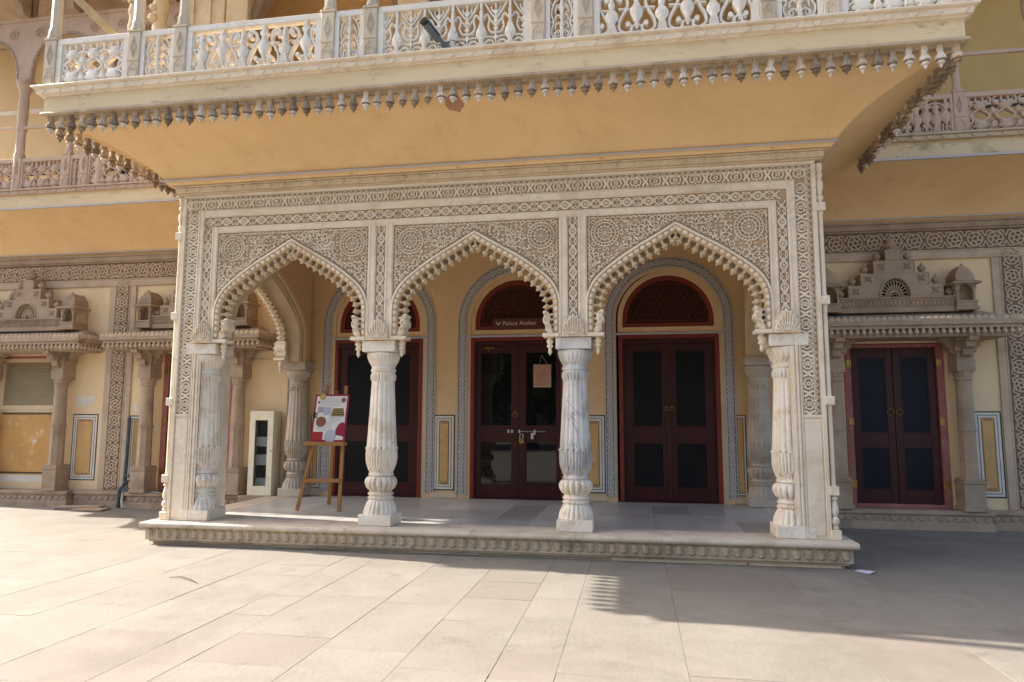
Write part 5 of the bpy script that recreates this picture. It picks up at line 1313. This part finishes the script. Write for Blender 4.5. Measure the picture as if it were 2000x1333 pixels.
# display cabinet
cb = thing('display_cabinet', 'small cream painted cabinet with a narrow glass door below the side arch', 'cabinet', (-3.6, 2.5, 0))
x0, x1, y0, y1, z0, z1 = -3.785, -3.425, 2.40, 2.62, .003, 1.175
b = MB(); b.box(x0, x0+.015, y0+.02, y1, z0, z1); b.box(x1-.015, x1, y0+.02, y1, z0, z1); b.box(x0+.015, x1-.015, y0+.02, y1, z1-.02, z1-.001); b.box(x0+.015, x1-.015, y0+.02, y1, z0+.001, z0+.03); b.box(x0+.015, x1-.015, y1-.01, y1-.001, z0+.03, z1-.02); b.build('carcass', 'cabinet_cream', cb)
b = MB(); b.box(x0, x0+.085, y0, y0+.02, z0, z1, .003); b.box(x1-.085, x1, y0, y0+.02, z0, z1, .003); b.box(x0+.085, x1-.085, y0+.001, y0+.019, z1-.13, z1-.001); b.box(x0+.085, x1-.085, y0+.001, y0+.019, z0, z0+.13); dc = b.build('cabinet_door', 'cabinet_cream', cb)
b = MB(); b.box(x0+.087, x1-.087, y0+.008, y0+.012, z0+.13, z1-.13)
gl = bpy.data.materials.new('clear_glass'); gl.use_nodes = True; pb = gl.node_tree.nodes['Principled BSDF']; pb.inputs['Transmission Weight'].default_value = 1; pb.inputs['Roughness'].default_value = .02; pb.inputs['IOR'].default_value = 1.02; pb.inputs['Base Color'].default_value = (.62, .66, .66, 1); MATS['clear_glass'] = gl
b.build('cabinet_glass', 'clear_glass', dc, 0)
b = MB()
for z in (.42, .68): b.box(x0+.016, x1-.016, y0+.04, y1-.012, z, z+.012)
b.build('shelf', 'cabinet_cream', cb, 0)
b = MB(); b.box(x0+.015, x1-.015, y1-.014, y1-.0105, .03, z1-.02); b.build('cabinet_back', 'cab_dark', cb, 0)
b = MB()
for z, hh in ((.034, .20), (.432, .13), (.692, .12)):
    b.box(x0+.06, x1-.12, y0+.08, y0+.17, z, z+hh); b.box(x1-.118, x1-.075, y0+.09, y0+.16, z, z+hh*.7)
b.build('stored_paper', 'paper_white', cb, 0)
b = MB(); b.lathe([(.008, 0), (.010, .01), (.004, .014)], (0, 0, 0), 8); b.v = [(x1-.03+p[0], y0-p[2], .62+p[1]) for p in b.v]; b.build('knob', 'cab_dark', dc)
b = MB(); b.box(-3.90, -3.34, 2.37, D-.13, -.23, -.001, .006); b.build('base_course', 'sandstone', pal)
# conduit
b = MB(); b.tube([(-3.36, 2.60, .0), (-3.345, 2.615, .4), (-3.34, 2.63, 1.0), (-3.345, 2.63, 1.75), (-3.38, 2.63, 2.3)], .013, 8)
for z in (.45, 1.2, 1.7): b.box(-3.365, -3.32, 2.612, 2.664, z, z+.02)
o = b.build('electrical_conduit', 'pipe_grey'); tag(o, 'thin grey conduit pipe running up the wall behind the cream cabinet', 'pipe')
b = MB(); b.tube([(-4.05+.03*i, 2.655, 1.935+.004*math.sin(i)) for i in range(24)], .005, 6); o = b.build('wall_cable', 'pipe_grey'); tag(o, 'thin cable clipped across the cream wall above the cabinet', 'cable')
# shop sign
sg = thing('shop_sign', 'brown shop sign lettered Palace Atelier across the middle fanlight', 'sign', (.05, D+.03, 2.39))
b = MB(); b.box(-.35, .47, D+.012, D+.034, 2.328, 2.458, .003); b.build('sign_board', 'sign_brown', sg)
def text_mesh(txt, size, loc, mt, parent, name):
    cu = bpy.data.curves.new('lettering', 'FONT'); cu.body = txt; cu.size = size; cu.extrude = .0008; cu.resolution_u = 3; cu.space_character = 1.06; cu.offset = .0006
    to = bpy.data.objects.new('lettering_tmp', cu); COL.objects.link(to); bpy.context.view_layer.update()
    me = bpy.data.meshes.new_from_object(to.evaluated_get(bpy.context.evaluated_depsgraph_get())); bpy.data.objects.remove(to); bpy.data.curves.remove(cu)
    me.materials.clear(); me.materials.append(MATS[mt])
    for v in me.vertices: x, y, z = v.co; v.co = (loc[0]+x*.96, loc[1]-z, loc[2]+y)
    # small slab serifs on the upright strokes
    return link(name, me, parent)
text_mesh('Palace Atelier', .082, (-.205, D+.0105, 2.362), 'sign_text', sg, 'lettering')
b = MB(); fr = FY(D+.0105); cx, cz = -.265, 2.385
for s in (-1, 1): b.prism([(cx, cz-.022), (cx+s*.018, cz-.012), (cx+s*.040, cz+.030), (cx+s*.020, cz+.022), (cx+s*.004, cz-.004)], fr, 0, .0015)
b.build('leaf_emblem', 'sign_text', sg, 0)
# hanging placard on the glass door
pc = thing('door_placard', 'pink paper placard with an arch drawing hung inside the glass door', 'placard', (.345, D+.01, 1.5))
b = MB(); b.box(.222, .468, D+.012, D+.016, 1.50, 1.812); b.build('card', 'placard', pc, 0)
b = MB(); fr = FY(D+.012)
b.ribbon([(.245, 1.52), (.245, 1.68), (.275, 1.735), (.345, 1.785), (.415, 1.735), (.445, 1.68), (.445, 1.52)], .008, .0015, fr); b.ribbon([(.275, 1.53), (.275, 1.67), (.345, 1.745), (.415, 1.67), (.415, 1.53)], .006, .0015, fr)
b.ribbon([(.225, 1.803), (.465, 1.803)], .007, .0015, fr); b.ribbon([(.228, 1.51), (.462, 1.51)], .007, .0015, fr); b.ribbon(arc(.365, 1.63, .03, 0, 300, 8), .006, .0015, fr)
b.build('arch_drawing', 'placard_line', pc, 0)
b = MB(); b.tube([(.415, D+.014, 1.812), (.34, D+.018, 1.94)], .0025, 5); b.tube([(.30, D+.014, 1.812), (.34, D+.018, 1.94)], .002, 5); b.build('string', 'pole_wood', pc)
# padlock
pk = thing('padlock', 'brass padlock hanging from the slide bolt of the glass door', 'padlock', (.06, D, .75))
b = MB(); b.box(.028, .098, D-.022, D+.004, .735, .81, .012); b.build('body', 'brass', pk)
b = MB(); b.tube([(.042, D-.009, .805), (.042, D-.009, .845)]+[(.063-.021*math.cos(PI*i/8), D-.009, .85+.024*math.sin(PI*i/8)) for i in range(9)]+[(.084, D-.009, .845), (.084, D-.009, .805)], .005, 8); b.build('shackle', 'steel', pk)
# security camera
sc_ = thing('security_camera', 'grey bullet security camera fixed to the pierced railing of the marble balcony', 'camera', (-.10, -1.0, 4.44))
A = Vector((-.10, -.985, 4.46)); Bp = Vector((-.20, -1.16, 4.56)); dv = (Bp-A).normalized()
b = MB(); b.tube([A+dv*.02, A+dv*.03, A+dv*.20, A+dv*.215], [.022, .034, .036, .034], 16); b.build('body', 'cam_body', sc_)
b = MB(); b.tube([A+dv*.2155, A+dv*.222], [.030, .027], 16); b.tube([A+dv*.2225, A+dv*.226], [.014, .012], 12); b.build('lens', 'cam_dark', sc_)
b = MB(); q1 = dv.cross(Vector((0, 0, 1))).normalized(); q2 = q1.cross(dv)
V = []; F = []
for t in (.06, .255):
    for i in range(9): a = PI*i/8; V.append(A+dv*t+q1*.041*math.cos(a)+q2*.041*math.sin(a))
for t in (.06, .255):
    for i in range(9): a = PI*i/8; V.append(A+dv*t+q1*.045*math.cos(a)+q2*.045*math.sin(a))
for i in range(8): F += [(i, i+1, 10+i, 9+i), (18+i, 27+i, 28+i, 19+i), (i, 18+i, 19+i, i+1), (9+i, 10+i, 28+i, 27+i)]
b.add(V, F); b.build('sun_shield', 'cam_body', sc_)
b = MB(); b.tube([(-.06, -.955, 4.43), (-.06, -.985, 4.43)], .036, 14); b.tube([(-.06, -.98, 4.43), (-.07, -1.0, 4.45), A+dv*.05], .016, 8); b.build('mount', 'cam_body', sc_)
b = MB(); b.tube([(-.04, -.98, 4.45), (.0, -1.0, 4.47), (.06, -.985, 4.45), (.09, -.965, 4.42)], .004, 6); b.tube([(.03, -.97, 4.56), (.06, -.985, 4.55), (.075, -.97, 4.51)], .004, 6); b.build('cable', 'pipe_blue', sc_)
# timber pole leaning on the balcony
b = MB(); b.beam((-3.42, -.80, 4.78), (-4.15, -.78, 5.47), .075, .06); b.box(-4.165, -4.13, -.83, -.73, 5.44, 5.50, .004)
o = b.build('timber_pole', 'pole_wood'); tag(o, 'pale timber pole leaning diagonally behind the marble railing beside the corner pillar', 'pole')
# blue pipe and box at the left wing
bp_ = thing('water_pipe', 'weathered blue water pipe with a tap joint beside the carved strip', 'pipe', (-5.86, D-.08, -.2))
b = MB(); b.tube([(-5.855, D-.06, 1.08), (-5.86, D-.06, .5), (-5.865, D-.07, .1), (-5.87, D-.16, .02), (-5.87, D-.17, -.225)], .026, 10); b.build('pipe', 'pipe_blue', bp_)
b = MB(); b.tube([(-5.86, D-.07, .13), (-5.75, D-.16, .14), (-5.72, D-.18, .0), (-5.78, D-.19, -.12)], .02, 8); b.box(-5.80, -5.70, D-.2, D-.12, .02, .06); b.tube([(-5.865, D-.075, .22), (-5.78, D-.1, .23)], .016, 8); b.build('joint', 'pipe_blue', bp_)
b = MB(); b.tube([(-5.78, D-.2, -.02), (-5.74, D-.26, -.12), (-5.68, D-.3, -.215)], .018, 8); b.build('spout', 'pipe_grey', bp_)
o = MB(); o.box(-5.70, -5.56, D-.16, D-.03, .03, .19, .006); o.box(-5.70, -5.56, D-.03, D, .05, .15); o = o.build('junction_box', 'cabinet_cream'); tag(o, 'small dirty cream junction box on the wall beside the blue pipe', 'box')
b = MB(); b.tube([(-5.66, D-.10, .05), (-5.55, D-.17, .01), (-5.35, D-.2, .012), (-5.1, D-.3, .013), (-4.9, D-.28, .3)][:4], .008, 6); o = b.build('loose_cable', 'cab_dark'); tag(o, 'dark loose cable lying on the stone step beside the junction box', 'cable')
# loose stone slabs against the left wing
for (x, y, a, w_, d_, h_, lab) in ((-6.35, 2.32, .25, .62, .2, .035, 'flat sandstone slab lying against the left wing base'), (-6.02, 2.16, .12, .42, .22, .025, 'small reddish loose slab lying in front of the blue pipe')):
    b = MB(); b.box(-w_/2, w_/2, -d_/2, d_/2, 0, h_, .005); c_, s_2 = math.cos(a), math.sin(a)
    b.v = [(x+p[0]*c_-p[1]*s_2, y+p[0]*s_2+p[1]*c_, ZG+.002+p[2]) for p in b.v]; o = b.build('loose_slab', 'sandstone'); tag(o, lab, 'slab')
# scrap of paper and twig
b = MB(); b.add([(3.42, -.18, ZG+.004), (3.50, -.30, ZG+.006), (3.56, -.29, ZG+.03), (3.55, -.25, ZG+.02), (3.47, -.15, ZG+.012)], [(0, 1, 2, 3, 4)]); b.add([(3.42, -.18, ZG+.002), (3.50, -.30, ZG+.003), (3.56, -.29, ZG+.027), (3.55, -.25, ZG+.017), (3.47, -.15, ZG+.009)], [(4, 3, 2, 1, 0)])
o = b.build('paper_scrap', 'p_lav', smooth=0); tag(o, 'crumpled pale paper scrap on the paving at the plinth corner', 'litter')
b = MB(); b.tube([(-2.17, -1.50, ZG+.008), (-2.06, -1.50, ZG+.016), (-1.94, -1.56, ZG+.014), (-1.82, -1.64, ZG+.006)], [.002, .0045, .0045, .002], 6)
o = b.build('fallen_twig', 'bark'); tag(o, 'short dark curved twig lying on the sunny paving', 'twig')
# repair patch on the cove, seen under the pendants
def cove_pt(x, t, e=.002):
    o_ = .035+.79*(.42*t+.58*(1-math.cos(t*PI/2))); z = 3.607+.465*(.42*t+.58*math.sin(t*PI/2)); return (x, -.06-o_-e, z-e)
b = MB(); P = [(.085*math.cos(2*PI*i/16)*R_.uniform(.8, 1.15), .10*math.sin(2*PI*i/16)*R_.uniform(.8, 1.15)) for i in range(16)]
b.add([cove_pt(-.05+p[0], .80+p[1]) for p in P], [tuple(range(16))]); b.build('plaster_patch', 'patch', bal, 0)
# peeled plaster on the left wing wall
for (cx, cz, rx, rz) in ((-6.68, 1.33, .20, .09), (-5.74, 2.36, .05, .10), (-5.80, 1.22, .05, .06), (-5.42, .9, .03, .12)):
    P = [(cx+rx*math.cos(2*PI*i/22)*R_.uniform(.65, 1.15), cz+rz*math.sin(2*PI*i/22)*R_.uniform(.65, 1.15)) for i in range(22)]
    b = MB(); b.prism(P, FY(D-.0005), 0, .0015); b.build('peeled_plaster', 'white_paint' if cz < 2 else 'patch', wingwall[0], 0)
# iron rings along the cornice
for x in (-2.95, -1.3, -.15, 1.3, 2.9):
    b = MB(); b.tube([(x+.018*math.cos(2*PI*i/12), -.105, 3.63+.018*math.sin(2*PI*i/12)) for i in range(13)], .004, 6); b.tube([(x, -.07, 3.645), (x, -.105, 3.648)], .005, 6); b.build('iron_ring', 'weathered', bal)
# ---------------------------------------------------------------- trees across the courtyard, seen in the glass
rt_ = random.Random(9)
tm = MB()
for k in range(11000):
    while True:
        p = Vector((rt_.uniform(-1, 1), rt_.uniform(-1, 1), rt_.uniform(-1, 1)))
        if .25 < p.length < 1: break
    lump = .8+.25*math.sin(5*p.x+3*p.z)*math.cos(4*p.y-2*p.z)
    p = Vector((p.x*3.5, p.y*3.0, p.z*3.4))*lump+Vector((0, 0, 4.0))
    s_ = rt_.uniform(.09, .18); a = Vector((rt_.gauss(0, 1), rt_.gauss(0, 1), rt_.gauss(0, .6))).normalized(); c_ = a.orthogonal().normalized()
    tm.add([p-a*s_, p+c_*s_*.5, p+a*s_, p-c_*s_*.5], [(0, 1, 2, 3)])
CROWN = tm.mesh('tree_crown', 'leaf', 0)
tk = MB(); tk.tube([(0, 0, -.01), (.05, .02, 1.2), (.0, .1, 2.4), (.15, 0, 3.8)], [.28, .2, .17, .10], 10)
for a in range(6): tk.tube([(.05, .05, 1.8+.25*a), (.9*math.cos(a*1.1), .9*math.sin(a*1.1), 3.2+.2*a), (1.9*math.cos(a*1.1), 1.9*math.sin(a*1.1), 4.2+.25*a)], [.1, .07, .03], 6)
TRUNK = tk.mesh('tree_trunk', 'bark')
for (x, y, r, s_) in ((-8.5, -19, 0, 1.1), (-3.2, -20.5, 1.3, 1.25), (1.6, -19.0, 2.9, 1.25), (7.0, -20, 4.1, 1.2), (-14, -21, 5, 1.2), (-6, -24, .6, 1.5), (-.8, -24.5, 2.2, 1.5), (4.5, -24, 3.6, 1.5)):
    t = thing('courtyard_tree', 'leafy green tree standing across the courtyard, mirrored in the glass door', 'tree', (x, y, ZG), 'trees across the courtyard')
    link('trunk', TRUNK, t, (x, y, ZG), (0, 0, r), (s_, s_, s_)); link('crown', CROWN, t, (x, y, ZG), (0, 0, r), (s_, s_, s_))
